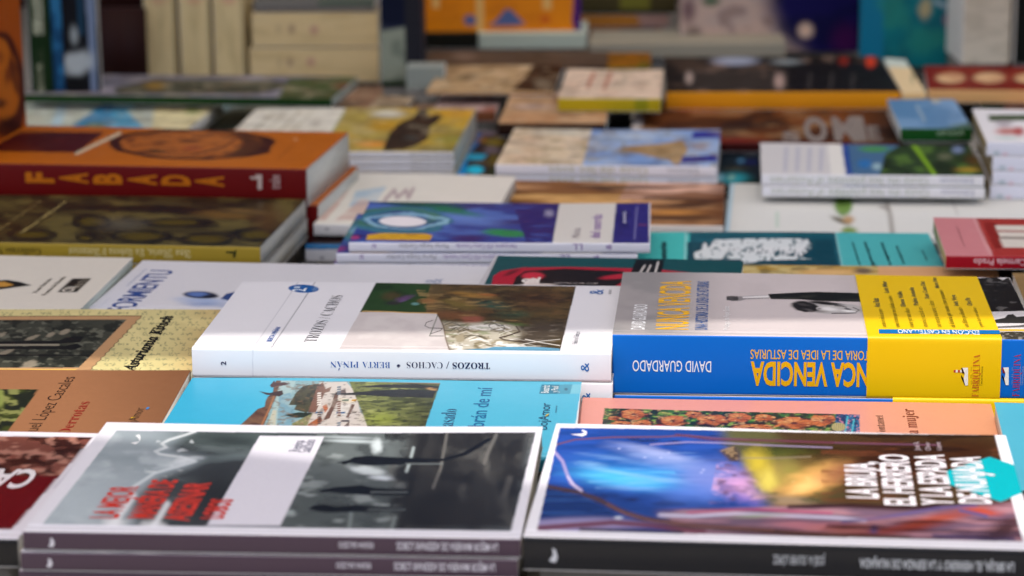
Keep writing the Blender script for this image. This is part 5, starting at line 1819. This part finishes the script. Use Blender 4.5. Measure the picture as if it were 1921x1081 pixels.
def white_red(a, s):
    a.fill('#DCD8D8')
    a.poly('#4A5A38', (1855, 217), (1960, 216), (1960, 226), (1858, 228))
    a.blob('#9A8E94', 1885, 232, 20, 8, 0, .8, .8)
    a.blob('#B86A60', 1890, 246, 26, 8, 0, .7, .9)
    a.blob('#B8342C', 1912, 246, 14, 10, 0, .7, .9)
    a.blob('#A8C4BC', 1890, 258, 30, 4, 0, .8, .6)
    s.fill('#E2E2EC')
    s.blob('#8CA4A8', 1871, 288, 8, 5, 0, .8, .8)
    s.blob('#D88A98', 1887, 290, 6, 4, 0, .8, .8)


lay('white_red', white_red, 'white book with small red and green picture, top of the tall stack at right',
    copies=('white books in the tall right stack', [('white book second from the top of the tall right stack', (.0042, -.0022, .004)), ('white book third from the top of the tall right stack', (.0044, -.003, .0)), ('white book at the bottom of the tall right stack', (.003, -.0036, .002))]),
    nu=100, nv=40, ns=10, gain=G3, kind='matte', page='#A8905A')


def black_orange(a, s):
    a.fill('#221C18')
    a.noise('#4A3A2E', 30, 14, .5, .66, .8, 3)
    a.poly('#38302A', (1300, 132), (1480, 132), (1480, 172), (1290, 172))
    a.noise('#7A6254', 40, 14, .55, .7, .6, 13)
    a.poly('#1C1814', (1478, 120), (1700, 120), (1700, 174), (1480, 174))
    a.blob('#8E94A4', 1380, 116, 50, 10, 0, .6, .9)
    a.blob('#8C9494', 1475, 118, 36, 6, 0, .8, .7)
    a.blob('#A89488', 1294, 146, 9, 14, 0, .7, .8)
    a.blob('#B09488', 1462, 152, 12, 18, 0, .8, .8)
    a.blob('#C03A1C', 1632, 118, 11, 12, 0, .5, 1)
    a.blob('#8A2A1C', 1582, 116, 12, 10, 0, .7, .9)
    for x in (1520, 1560, 1600):
        a.line('#4A4440', 4, (x, 140), (x - 3, 164), soft=.9, a=.7)
    s.fill('#D88E1A')
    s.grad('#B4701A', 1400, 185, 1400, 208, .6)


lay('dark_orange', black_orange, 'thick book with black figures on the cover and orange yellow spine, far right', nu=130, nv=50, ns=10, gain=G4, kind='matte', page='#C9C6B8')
lay('cream_right', lambda a, s: (a.fill('#B8C0B4'), a.poly('#D2B98E', (1660, 128), (1760, 126), (1760, 180), (1680, 180)), a.blob('#8A8464', 1712, 145, 5, 14, 0, .8, .8), s.fill('#D2B07A')), 'narrow cream booklet beside the orange yellow spine', nu=40, nv=40, gain=G4, kind='matte')


def red_frames(a, s):
    a.fill('#7A1E16')
    for x0, x1 in ((1755, 1815), (1824, 1890), (1900, 1970)):
        a.blob('#C8A478', (x0 + x1) / 2, 147, (x1 - x0) / 2, 10, 0, .35, .95)
    a.noise('#9A3A24', 40, 10, .5, .7, .4, 3)
    s.fill('#C89A64')


lay('red_boxes', red_frames, 'dark red book with three cream panels, far right', nu=100, nv=40, gain=G4, kind='matte')
lay('pink_white', lambda a, s: (a.fill('#CDB49C'), a.noise('#BFA088', 30, 14, .5, .7, .5, 3), a.line('#A4523E', 5, (1104, 162), (1114, 140), soft=.8, a=.8), a.line('#A4523E', 5, (1134, 164), (1146, 138), soft=.8, a=.8), a.blob('#9A8E76', 1172, 150, 6, 8, 0, .8, .7), s.fill('#A8921C'), s.poly('#6A7A1C', (1190, 184), (1215, 184), (1215, 208), (1190, 208), a=.6)),
    'cream paperback with red strokes and mustard spine, far middle', nu=80, nv=40, gain=G4, kind='matte', page='#4A4030')
lay('cream_brown', lambda a, s: (a.fill('#A88A64'), a.noise('#866C48', 40, 10, .42, .65, .8, 3), a.noise('#C4A884', 24, 6, .56, .7, .7, 13), a.blob('#5E5030', 875, 145, 26, 6, -8, .8, .8, .5), a.poly('#3A2410', (960, 168), (990, 140), (1000, 122), (1080, 122), (1060, 160), (1030, 172)), s.fill('#A8865C')),
    'tan paperback with dark brown wedge on its cover', nu=80, nv=40, gain=G4, kind='matte')
lay('pink_orange', lambda a, s: (a.fill('#AC928C'), a.noise('#8E766C', 20, 8, .48, .66, .7, 3), a.blob('#A44A14', 905, 178, 34, 8, 0, .6, .95), a.blob('#94401A', 925, 206, 30, 7, 0, .7, .8), a.blob('#3A3024', 946, 174, 10, 6, 0, .7, .8), s.fill('#7A4A30')),
    'pale pink booklet with rust orange patches', nu=60, nv=40, gain=G4, kind='matte')
lay('oval', lambda a, s: (a.fill('#B4906C'), a.noise('#9A7854', 40, 10, .45, .7, .6, 3), a.line('#C4ACA0', 5, (960, 178), (1140, 180), soft=.9), a.blob('#B8A4A0', 1000, 200, 50, 5, 0, .9, .7), a.blob('#9A5410', 1080, 190, 44, 11, 2, .5, .95), a.blob('#54545A', 1118, 188, 14, 8, 0, .7, .8), a.poly('#A8744A', (940, 212), (1145, 212), (1135, 235), (930, 235), a=.5), s.fill('#3A2418'), s.grad('#2A1A12', 1000, 235, 1000, 250, .8)),
    'brown paperback with orange oval picture, behind the cream and sky blue one', nu=90, nv=50, gain=G4, kind='matte', page='#B8C2B8')
lay('brown_pink', lambda a, s: (a.fill('#94735C'), a.noise('#7A5844', 50, 12, .45, .7, .7, 3), a.blob('#A88A70', 800, 172, 60, 8, 0, .9, .8), s.fill('#7A5A48')), 'pinkish brown paperback behind the golden bear cover', nu=60, nv=40, gain=G4, kind='matte')


def green_land(a, s):
    a.fill('#6E6A72')
    a.noise('#8A8690', 60, 8, .45, .7, .7, 3)
    a.poly('#4A4A3C', (215, 165), (290, 150), (500, 152), (560, 160), (480, 176), (220, 176))
    a.blob('#8A6A2C', 292, 161, 26, 9, 0, .7, .9)
    a.blob('#2A2C20', 400, 163, 80, 6, 0, .7, .8)
    a.blob('#A49AA0', 180, 170, 50, 6, -10, .8, .7)
    a.poly('#4A5430', (540, 150), (680, 146), (630, 190), (520, 184))
    a.blob('#6A4028', 640, 162, 20, 8, 0, .7, .9)
    s.fill('#1C3C10')


lay('green_big', green_land, 'large flat book with grey landscape cover and green spine, under the upright books at left', nu=130, nv=40, gain=G4, kind='matte', page='#B8BCAC', texts=None)


def pale_blue(a, s):
    a.fill('#A4A898')
    a.noise('#B8BEB4', 26, 20, .45, .7, .6, 3)
    a.poly('#9CB0B4', (110, 188), (130, 188), (115, 240), (95, 240))
    a.poly('#3A7CA0', (206, 186), (216, 240), (130, 240), (170, 212))
    a.poly('#4A8CA8', (206, 186), (215, 186), (270, 240), (212, 240))
    a.poly('#A8CCD0', (214, 186), (252, 190), (250, 206), (216, 206))
    a.blob('#3A6A34', 180, 234, 30, 5, 0, .7, .9)
    a.poly('#C8BC90', (290, 190), (440, 190), (400, 245), (285, 240))
    a.blob('#7A8A4A', 360, 205, 20, 14, 0, .8, .8)
    s.fill('#9CA090')


lay('blue_covers', pale_blue, 'pale grey paperback with blue and cream picture, behind the orange book', nu=120, nv=40, gain=G4, kind='matte')
lay('blue_strip', lambda a, s: (a.fill('#5A6456'), a.poly('#8AB4BC', (400, 190), (450, 190), (425, 212), (380, 245), (370, 245)), a.noise('#3E463C', 26, 10, .45, .7, .8, 3), a.blob('#7A8A8A', 440, 200, 30, 6, -20, .8, .8), s.fill('#5A6456')), 'dark green and blue paperback strip left of the golden bear cover', nu=60, nv=40, gain=G4, kind='matte')

lay('salmon_green', lambda a, s: (a.fill('#3A4A1C'), a.poly('#A86A50', (1888, 150), (2100, 150), (2100, 215), (1884, 215)), a.noise('#566428', 24, 8, .5, .7, .7, 3), s.fill('#3A3A20')), 'green and salmon paperback behind the white book with red and green picture', nu=60, nv=30, gain=G4, kind='matte')
lay('tan_map', lambda a, s: (a.fill('#8E7A62'), a.noise('#6A563E', 36, 8, .45, .65, .8, 3), a.noise('#B8A488', 22, 6, .58, .7, .7, 13), s.fill('#5A4630')), 'thin mottled tan booklet lying left of the orange patched one', nu=60, nv=40, gain=G4, kind='matte')

# ------------------------------------------------------------------ books standing at the far end


def stand(label, x, y, z, across, height, thick, pxq, paint, face='cover', turn=0.0, lean=0.0, group=None, texts=None, **kw):
    """A book standing upright: face 'cover' turns its front to the buyer, face 'spine' its spine."""
    if face == 'cover':
        R = Matrix(((0, 1, 0), (0, 0, -1), (-1, 0, 0)))
        w, d, t = height, across, thick
    else:
        R = Matrix(((0, 0, 1), (0, 1, 0), (-1, 0, 0)))
        w, d, t = height, thick, across
    M = Matrix.Translation((x, y, z)) @ Matrix.Rotation(turn, 4, 'Z') @ Matrix.Rotation(lean, 4, 'X') @ Matrix.Translation((0, 0, height)) @ R.to_4x4()
    x0, x1, yb, yt = pxq
    if face == 'cover':
        tq = (x0, yt, x0, yb, x1, yb, x1, yt)
        sq = (x0, yt, x0, yb, x0 - 30, yb, x0 - 30, yt)
    else:
        sq = (x1, yt, x1, yb, x0, yb, x0, yt)
        tq = (x1, yt, x1, yb, x1 + 60, yb, x1 + 60, yt)
    b = Book('stand', M, w, d, t, tq, sq, paint, bulge=0.0, **kw)
    if texts:
        texts(b)
    b.build('book', label, group=group)
    if z > 0.004 and kw.get('name') is None and face != 'lean':
        pass
    return b


def riser(x0, x1, y0, y1, z):  # support block added to hold up a far book
    o = link('added_riser', box_mesh('added_riser', x0, x1, y0, y1, 0.0005, z - .0002), None, RISER)
    o['kind'] = 'structure'


K = 4650 / 1921 * 0 + 4650.0


def px_h(h, y):
    return h * K / math.hypot(y, .35)


# the upright orange copy that stands on the lying one at the left edge, its cover turned towards the aisle
def orange_head(a, s):
    a.fill('#A8500C')
    a.blob('#5A2410', 22, 145, 30, 100, -4, .06, 1, .15)
    a.blob('#B8651C', 10, 140, 32, 86, -4, .1, 1, .2)
    a.blob('#7A3410', 26, 130, 8, 30, 10, .6, .8, .5)
    a.blob('#5A2410', 34, 135, 6, 46, -6, .4, .8, .5)
    a.blob('#7A3410', 4, 100, 20, 16, 0, .7, .7, .5)
    a.blob('#4A1C0E', 4, 190, 18, 14, 0, .5, .8, .5)
    a.blob('#3E1A0C', 20, 240, 26, 24, 20, .5, .9, .5)
    s.fill('#5E0C08')


hx, hy = -0.3585, 1.8137                                               # far lower corner of that copy
t_ = .0205
fx = PLACE['fabada']
dirv = Vector((math.sin(-fx[2]), math.cos(-fx[2]), 0))                  # along the lying book's side
zd = Vector((math.cos(fx[2]), math.sin(fx[2]), 0))
org = Vector((hx, hy, .0681)) - dirv * .135
Mst = Matrix.Identity(4)
for i_, v_ in enumerate((Vector((0, 0, -1)), dirv, zd)):
    for j_ in range(3):
        Mst[j_][i_] = v_[j_]
Mst.translation = org + Vector((0, 0, .215)) - zd * t_
bk = Book('stand', Mst, .215, .135, t_, (-60, -300, -60, 305, 50, 238, 50, -330), (0, 0, 1, 0, 1, 1, 0, 1), orange_head, gain=G3, kind='matte', nu=150, nv=60, bulge=0.0, page='#D6D6CC')
bk.build('book', 'orange book standing upright at the left edge, on the lying orange book', group='orange books with maroon spines')


def spine_paint(*cols):
    def f(a, s):
        a.fill(cols[0])
        s.fill(cols[0])
        for c in cols[1:]:
            c(s)
    return f


H = .2
z0 = .0362
yy_ = 2.172
q = lambda x0, x1, yb, y: (x0, x1, yb, yb - px_h(H, y))
stand('green upright book with vertical white title on its spine', -.4233, yy_, z0, .0195, H, .1, q(55, 97, 177, yy_), spine_paint('#1A2E0E'), 'spine', gain=G4, kind='matte', nu=120, nv=20, ns=14,
      texts=lambda b: (b.text('spine', 'ASTURIES', (85, 64), (66, -60), '#A8A890', bold=.03, g=G4), b.text('spine', 'La cocina', (79, 178), (68, 92), '#94947A', g=G4)))
stand('blue upright book next to the green upright one', -.4062, yy_ + .004, z0, .0125, H, .1, q(97, 127, 172, yy_), spine_paint('#2F6E98', lambda s: s.noise('#1A3E64', 12, 20, .45, .62, .85, 4), lambda s: s.poly('#1C3050', (95, -300), (104, -300), (104, 175), (95, 175), a=.7)), 'spine', gain=G4, kind='matte', nu=120, nv=20, ns=14)


def dark_grey(a, s):
    a.fill('#1A1A1E')
    a.poly('#68748A', (172, -300), (196, -300), (188, 165), (176, 165))
    a.poly('#203E54', (160, -300), (172, -300), (168, 60), (158, 60))
    a.blob('#9AA0A0', 150, 60, 9, 22, 0, .8, .7)
    a.blob('#A2A6A6', 155, 112, 34, 26, -20, .5, .85, .5)
    a.blob('#B0B8BA', 122, 130, 8, 22, 0, .6, .85)
    a.blob('#101012', 150, 150, 20, 14, 0, .5, .9)
    s.fill('#1A1A1E')


stand('dark upright book with blurred grey lettering on its cover', -.3932, yy_ + .012, z0, .031, H, .012, q(128, 195, 167, yy_), dark_grey, gain=G4, kind='matte', nu=120, nv=24)

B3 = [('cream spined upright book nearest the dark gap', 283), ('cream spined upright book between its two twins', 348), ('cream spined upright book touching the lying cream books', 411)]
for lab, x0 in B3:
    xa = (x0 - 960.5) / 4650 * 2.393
    stand(lab, xa, 2.36, .0184, .0305, .19, .12, (x0, x0 + 60, 147, 147 - px_h(.19, 2.36)), spine_paint('#CDB889', lambda s, x0=x0: s.blob('#B8766A', x0 + 30, 2, 18, 10, 0, .8, .6), lambda s: s.noise('#A08A5C', 9, 50, .42, .72, .35, 6), lambda s: s.noise('#DCC89C', 6, 30, .56, .7, .25, 16), lambda s, x0=x0: s.line('#8A7440', 2, (x0 + 30, 40), (x0 + 30, 110), soft=.9, a=.5), lambda s, x0=x0: s.line('#5E4E2C', 5, (x0 + 58, -200), (x0 + 58, 150), soft=.9, a=.7)), 'spine', group='cream spined upright books', gain=G4 * 1.1, nu=80, nv=12, ns=16, page='#C9BC9A')  # dark line along each spine's edge paints the shaded gap between volumes
riser(-.346, -.255, 2.362, 2.47, .0184)


def flat_px(label, x0, x1, ytop, ybot, y, depth, top_paint, ytop_back=None, group=None, turn=-.05, **kw):  # spine pixels of the image, projected back to distance y
    """A lying book at the far end placed and sized from the image pixels of its spine."""
    D = y * .9712 + .06
    sc = D / 4650
    xa, xb = (x0 - 960.5) * sc, (x1 - 960.5) * sc
    el = lambda yp: .386 - y * math.tan(math.radians(13.775) + math.atan((yp - 540.5) / 4650))
    zt, zb = el(ytop), el(ybot)
    M = Matrix.Translation((xa, y, zb)) @ Matrix.Rotation(turn, 4, 'Z')
    t = zt - zb
    yb = ytop - depth * 4650 * math.sin(math.radians(8.6)) / D if ytop_back is None else ytop_back
    b = Book('flat', M, xb - xa, depth, t, (x0, ytop, x1, ytop, x1, yb, x0 + 8, yb), (x0, ytop, x1, ytop, x1, ybot, x0, ybot), top_paint, bulge=0.0, **kw)
    b.build('book', label, group=group)
    return xa, xb, zb, zt


def cream_spine(a, s):
    a.fill('#CDB889')
    s.fill('#C9B284')
    s.noise('#A48C5C', 60, 9, .42, .72, .35, 6)
    s.noise('#DCC89C', 34, 6, .56, .7, .25, 16)
    s.blob('#A8906A', 526, 50, 8, 12, 0, .8, .6)
    s.blob('#8E6A5A', 550, 50, 8, 10, 0, .8, .8)
    s.blob('#A8706A', 592, 52, 10, 10, 0, .8, .8)
    s.blob('#A8906A', 526, 112, 8, 12, 0, .8, .6)
    s.blob('#8E6A5A', 545, 112, 8, 10, 0, .8, .8)
    s.blob('#A8706A', 584, 112, 10, 10, 0, .8, .8)
    s.grad('#9A8254', 600, 78, 600, 86, .5) if False else None


xa, xb, zb, zt = flat_px('lower of two lying cream books behind the grey landscape book', 468, 713, 86, 150, 2.36, .13, cream_spine, group='lying cream books', gain=G4 * 1.1, nu=80, nv=20, ns=16, page='#C9BC9A')
riser(xa, xb - .004, 2.364, 2.48, zb)
flat_px('upper of two lying cream books behind the grey landscape book', 474, 713, 20, 84, 2.36, .13, cream_spine, group='lying cream books', gain=G4 * 1.1, nu=80, nv=20, ns=16, page='#C9BC9A')
flat_px('grey and green magazine on top of the lying cream books', 478, 708, -2, 18, 2.36, .12, lambda a, s: (a.fill('#6A6A62'), s.fill('#74706A'), s.poly('#3A5A44', (600, -10), (720, -10), (720, 4), (600, 4)), s.grad('#5A3A34', 600, 10, 600, 20, .7)), gain=G4, kind='matte', nu=60, nv=16, ns=8)


def navy_grey(a, s):
    a.fill('#262A38')
    s.fill('#2A2E44')
    s.poly('#7E8474', (700, 60), (762, 50), (764, 156), (700, 156))
    s.noise('#5C6458', 30, 24, .5, .7, .6, 3)
    s.poly('#161C30', (700, -300), (765, -300), (765, 48), (700, 44))
    s.poly('#1C3018', (700, 150), (770, 150), (770, 170), (700, 170))
    s.poly('#2A2A30', (762, -300), (800, -300), (800, 170), (762, 170))


stand('dark navy upright book with grey lower spine', -.1180, 2.25, .0258, .038, .2, .11, (715, 793, 162, 162 - px_h(.2, 2.25)), navy_grey, 'spine', gain=G4, kind='matte', nu=120, nv=16, ns=20)
riser(-.117, -.082, 2.252, 2.36, .0258)
xa, xb, zb, zt = flat_px('small grey booklet in front of the dark navy upright book', 764, 836, 124, 168, 2.215, .03, lambda a, s: (a.fill('#868A82'), s.fill('#7E847C')), gain=G4, kind='matte', nu=30, nv=12)
riser(xa, xb, 2.217, 2.24, zb)


def hills(a, s):
    a.fill('#D07A0E')
    a.noise('#B8660C', 60, 30, .5, .7, .6, 3)
    a.poly('#D8A860', (893, -200), (908, -200), (908, 62), (893, 62))
    a.poly('#D8A860', (1018, -200), (1034, -200), (1034, 18), (1018, 18))
    a.poly('#D8A860', (812, -200), (826, -200), (826, 14), (812, 14))
    a.poly('#4E5E88', (915, 46), (930, 38), (944, 22), (950, 16), (958, 18), (970, 30), (986, 44), (970, 47), (920, 47))
    a.blob('#56608A', 882, 36, 13, 11, 0, .3)
    a.blob('#B84A1C', 1022, 36, 10, 9, 0, .7, .9)
    a.blob('#C8882E', 1024, 56, 8, 8, 0, .7, .8)
    a.poly('#4A1A6A', (1076, -10), (1090, -10), (1092, 60), (1078, 62), (1072, 40))
    s.fill('#C8740E')


stand('orange cover with blue hill shapes and cream stripes, standing at the back', -.0855, 2.5, .0393, .1575, .19, .012, (796, 1090, 63, 63 - px_h(.19, 2.5)), hills, gain=G4 * 1.1, nu=120, nv=100, lean=-.06)
xa, xb, zb, zt = flat_px('closed book showing its pale page edges, under the orange cover', 902, 1106, 62, 91, 2.475, .12, lambda a, s: (a.fill('#B4BCAC'), s.fill('#A9B2A2')), gain=G4, kind='matte', nu=40, nv=16)
riser(xa, xb, 2.48, 2.58, zb)
xa, xb, zb, zt = flat_px('black book lying under the left end of the orange cover', 800, 901, 62, 90, 2.475, .12, lambda a, s: (a.fill('#24241E'), s.fill('#20201A')), gain=G4, kind='matte', nu=30, nv=16)
riser(xa, xb, 2.48, 2.58, zb)


def taupe(a, s):
    a.fill('#5E4C3E')
    a.noise('#4A3A2C', 60, 16, .45, .7, .7, 3)
    a.blob('#8A7464', 870, 104, 30, 10, 0, .9, .6)
    s.fill('#3E2E22')


xa, xb, zb, zt = flat_px('greyish brown book lying open space before the black book'.replace('open space ', ''), 792, 1150, 124, 132, 2.36, .11, taupe, ytop_back=92, gain=G4, kind='matte', nu=80, nv=30)
riser(xa + .004, xb - .004, 2.364, 2.45, zb)
xa, xb, zb, zt = flat_px('orange and green small cover behind the cream one with red strokes', 1146, 1228, 127, 134, 2.33, .09, lambda a, s: (a.fill('#945C14'), a.noise('#6A4A1C', 20, 8, .48, .66, .7, 5), a.blob('#4A5A1C', 1212, 122, 16, 6, -20, .7, .9), s.fill('#7A6A1C')), ytop_back=94, gain=G4, kind='matte', nu=40, nv=24)
riser(xa + .003, xb - .003, 2.334, 2.41, zb)
xa, xb, zb, zt = flat_px('purple and orange paperback at the back, right of the orange cover', 1112, 1250, 56, 80, 2.56, .12, lambda a, s: (a.fill('#8A5A5A'), a.blob('#8A4A1A', 1150, 40, 50, 8, 0, .8, .8), s.fill('#A85A10'), s.poly('#3A1440', (1168, 50), (1235, 54), (1252, 84), (1172, 84))), gain=G4, kind='matte', nu=60, nv=20)
riser(xa + .003, xb - .003, 2.565, 2.67, zb)
xa2, xb2, zb2, zt2 = flat_px('orange edged paperback on the purple and orange one', 1092, 1262, 30, 53, 2.56, .12, lambda a, s: (a.fill('#6A5A3A'), s.fill('#A0682A'), s.poly('#94746A', (1200, 28), (1270, 28), (1270, 56), (1210, 56))), gain=G4, kind='matte', nu=60, nv=20)
flat_px('olive and dark book topping the pile right of the orange cover', 1086, 1276, -4, 28, 2.56, .12, lambda a, s: (a.fill('#4A4424'), s.fill('#4A4228'), s.poly('#6E6A2A', (1170, -10), (1225, -10), (1225, 20), (1170, 20)), s.grad('#2A2418', 1200, 12, 1200, 28, .7)), gain=G4, kind='matte', nu=60, nv=20)
xa, xb, zb, zt = flat_px('pale book edge before the tall pinkish grey cover', 1112, 1482, 84, 110, 2.45, .1, lambda a, s: (a.fill('#948C7A'), s.fill('#8A8474')), gain=G4, kind='matte', nu=60, nv=16)
riser(xa, xb, 2.455, 2.54, zb)


def moon(a, s):
    a.fill('#A8948A')
    a.noise('#B89C8C', 60, 30, .45, .7, .6, 3)
    a.poly('#1E1A54', (1424, -300), (1700, -300), (1700, 112), (1530, 110), (1490, 92), (1455, 55), (1438, 20), soft=5)
    a.noise('#7A645E', 34, 18, .5, .68, .6, 53, inside=((1270, -300), (1424, -300), (1450, 60), (1480, 100), (1270, 100)))
    a.noise('#14123E', 60, 40, .5, .7, .6, 13, inside=((1440, -300), (1700, -300), (1700, 108), (1530, 108), (1455, 55)))
    a.blob('#4A1450', 1585, 80, 34, 40, 0, .9, .9)
    a.blob('#D8B8A0', 1510, 60, 17, 17, 0, .6, 1)
    a.blob('#2A5A3C', 1332, 4, 22, 12, 0, .7, .9)
    a.blob('#5A3A48', 1290, 20, 18, 30, 0, .8, .8)
    a.blob('#6A5A50', 1300, 62, 20, 16, 0, .8, .8)
    a.poly('#4A5A48', (1275, 84), (1415, 80), (1415, 96), (1275, 98), a=.8)
    s.fill('#6A5A54')


stand('tall cover in pinkish grey and night purple with a small moon', .1725, 2.52, .0158, .1855, .2, .012, (1272, 1617, 101, 101 - px_h(.2, 2.52)), moon, gain=G4, kind='matte', nu=100, nv=110)
riser(.174, .356, 2.521, 2.535, .0156)


def lagoon(a, s):
    a.fill('#0C6E74')
    a.noise('#145A66', 40, 40, .45, .7, .8, 21)
    a.poly('#166C88', (1600, -300), (1660, -300), (1655, 130), (1600, 130))
    a.noise('#2A7C6A', 60, 60, .5, .7, .6, 3)
    a.blob('#A8946A', 1732, 18, 14, 22, 0, .6, .85, .5)
    a.blob('#8A5A6A', 1776, 38, 12, 14, 0, .6, .85, .5)
    a.blob('#B8C4B8', 1792, 48, 9, 12, 0, .7, .85)
    a.line('#94A0A8', 6, (1750, 4), (1790, 20), soft=.8, a=.8)
    s.fill('#0E6A7A')


stand('teal cover with tiny floating figures, standing at the back right', .3411, 2.41, .0161, .1025, .2, .012, (1612, 1810, 126, 126 - px_h(.2, 2.41)), lagoon, gain=G4 * 1.1, nu=90, nv=70)
riser(.343, .441, 2.411, 2.425, .0159)


def blurb(a, s):
    a.fill('#B8AC98')
    s.fill('#BDB29E')
    s.noise('#8E8470', 40, 14, .45, .7, .4, 6)
    for i in range(9):
        s.line('#948A78', 2.5, (1832, -60 + i * 14), (1878, -60 + i * 14), soft=.9, a=.5)


stand('cream upright book with faint printed lines, beside the teal cover', .4246, 2.31, .0318, .0445, .2, .11, (1808, 1897, 124, 124 - px_h(.2, 2.31)), blurb, 'spine', gain=G4, nu=100, nv=16, ns=24, kind='matte')
riser(.426, .467, 2.312, 2.41, .0317)
stand('nearly black upright book at the right end of the back row', .4722, 2.305, .0330, .03, .2, .11, (1904, 1965, 122, 122 - px_h(.2, 2.31)), spine_paint('#1A1C18'), 'spine', gain=G4, kind='matte', nu=40, nv=16, ns=8)
riser(.474, .5, 2.307, 2.40, .0328)
structure('shelf_back', box_mesh('shelf_back', -.46, -.2, 2.75, 2.765, 0.0005, .2), fabric('dark shelf wood', '#3A1E10', 20, .6))
structure('shelf_upright', box_mesh('shelf_upright', -.394, -.3465, 2.345, 2.37, 0.0005, .086), bpy.data.materials['dark shelf wood'])
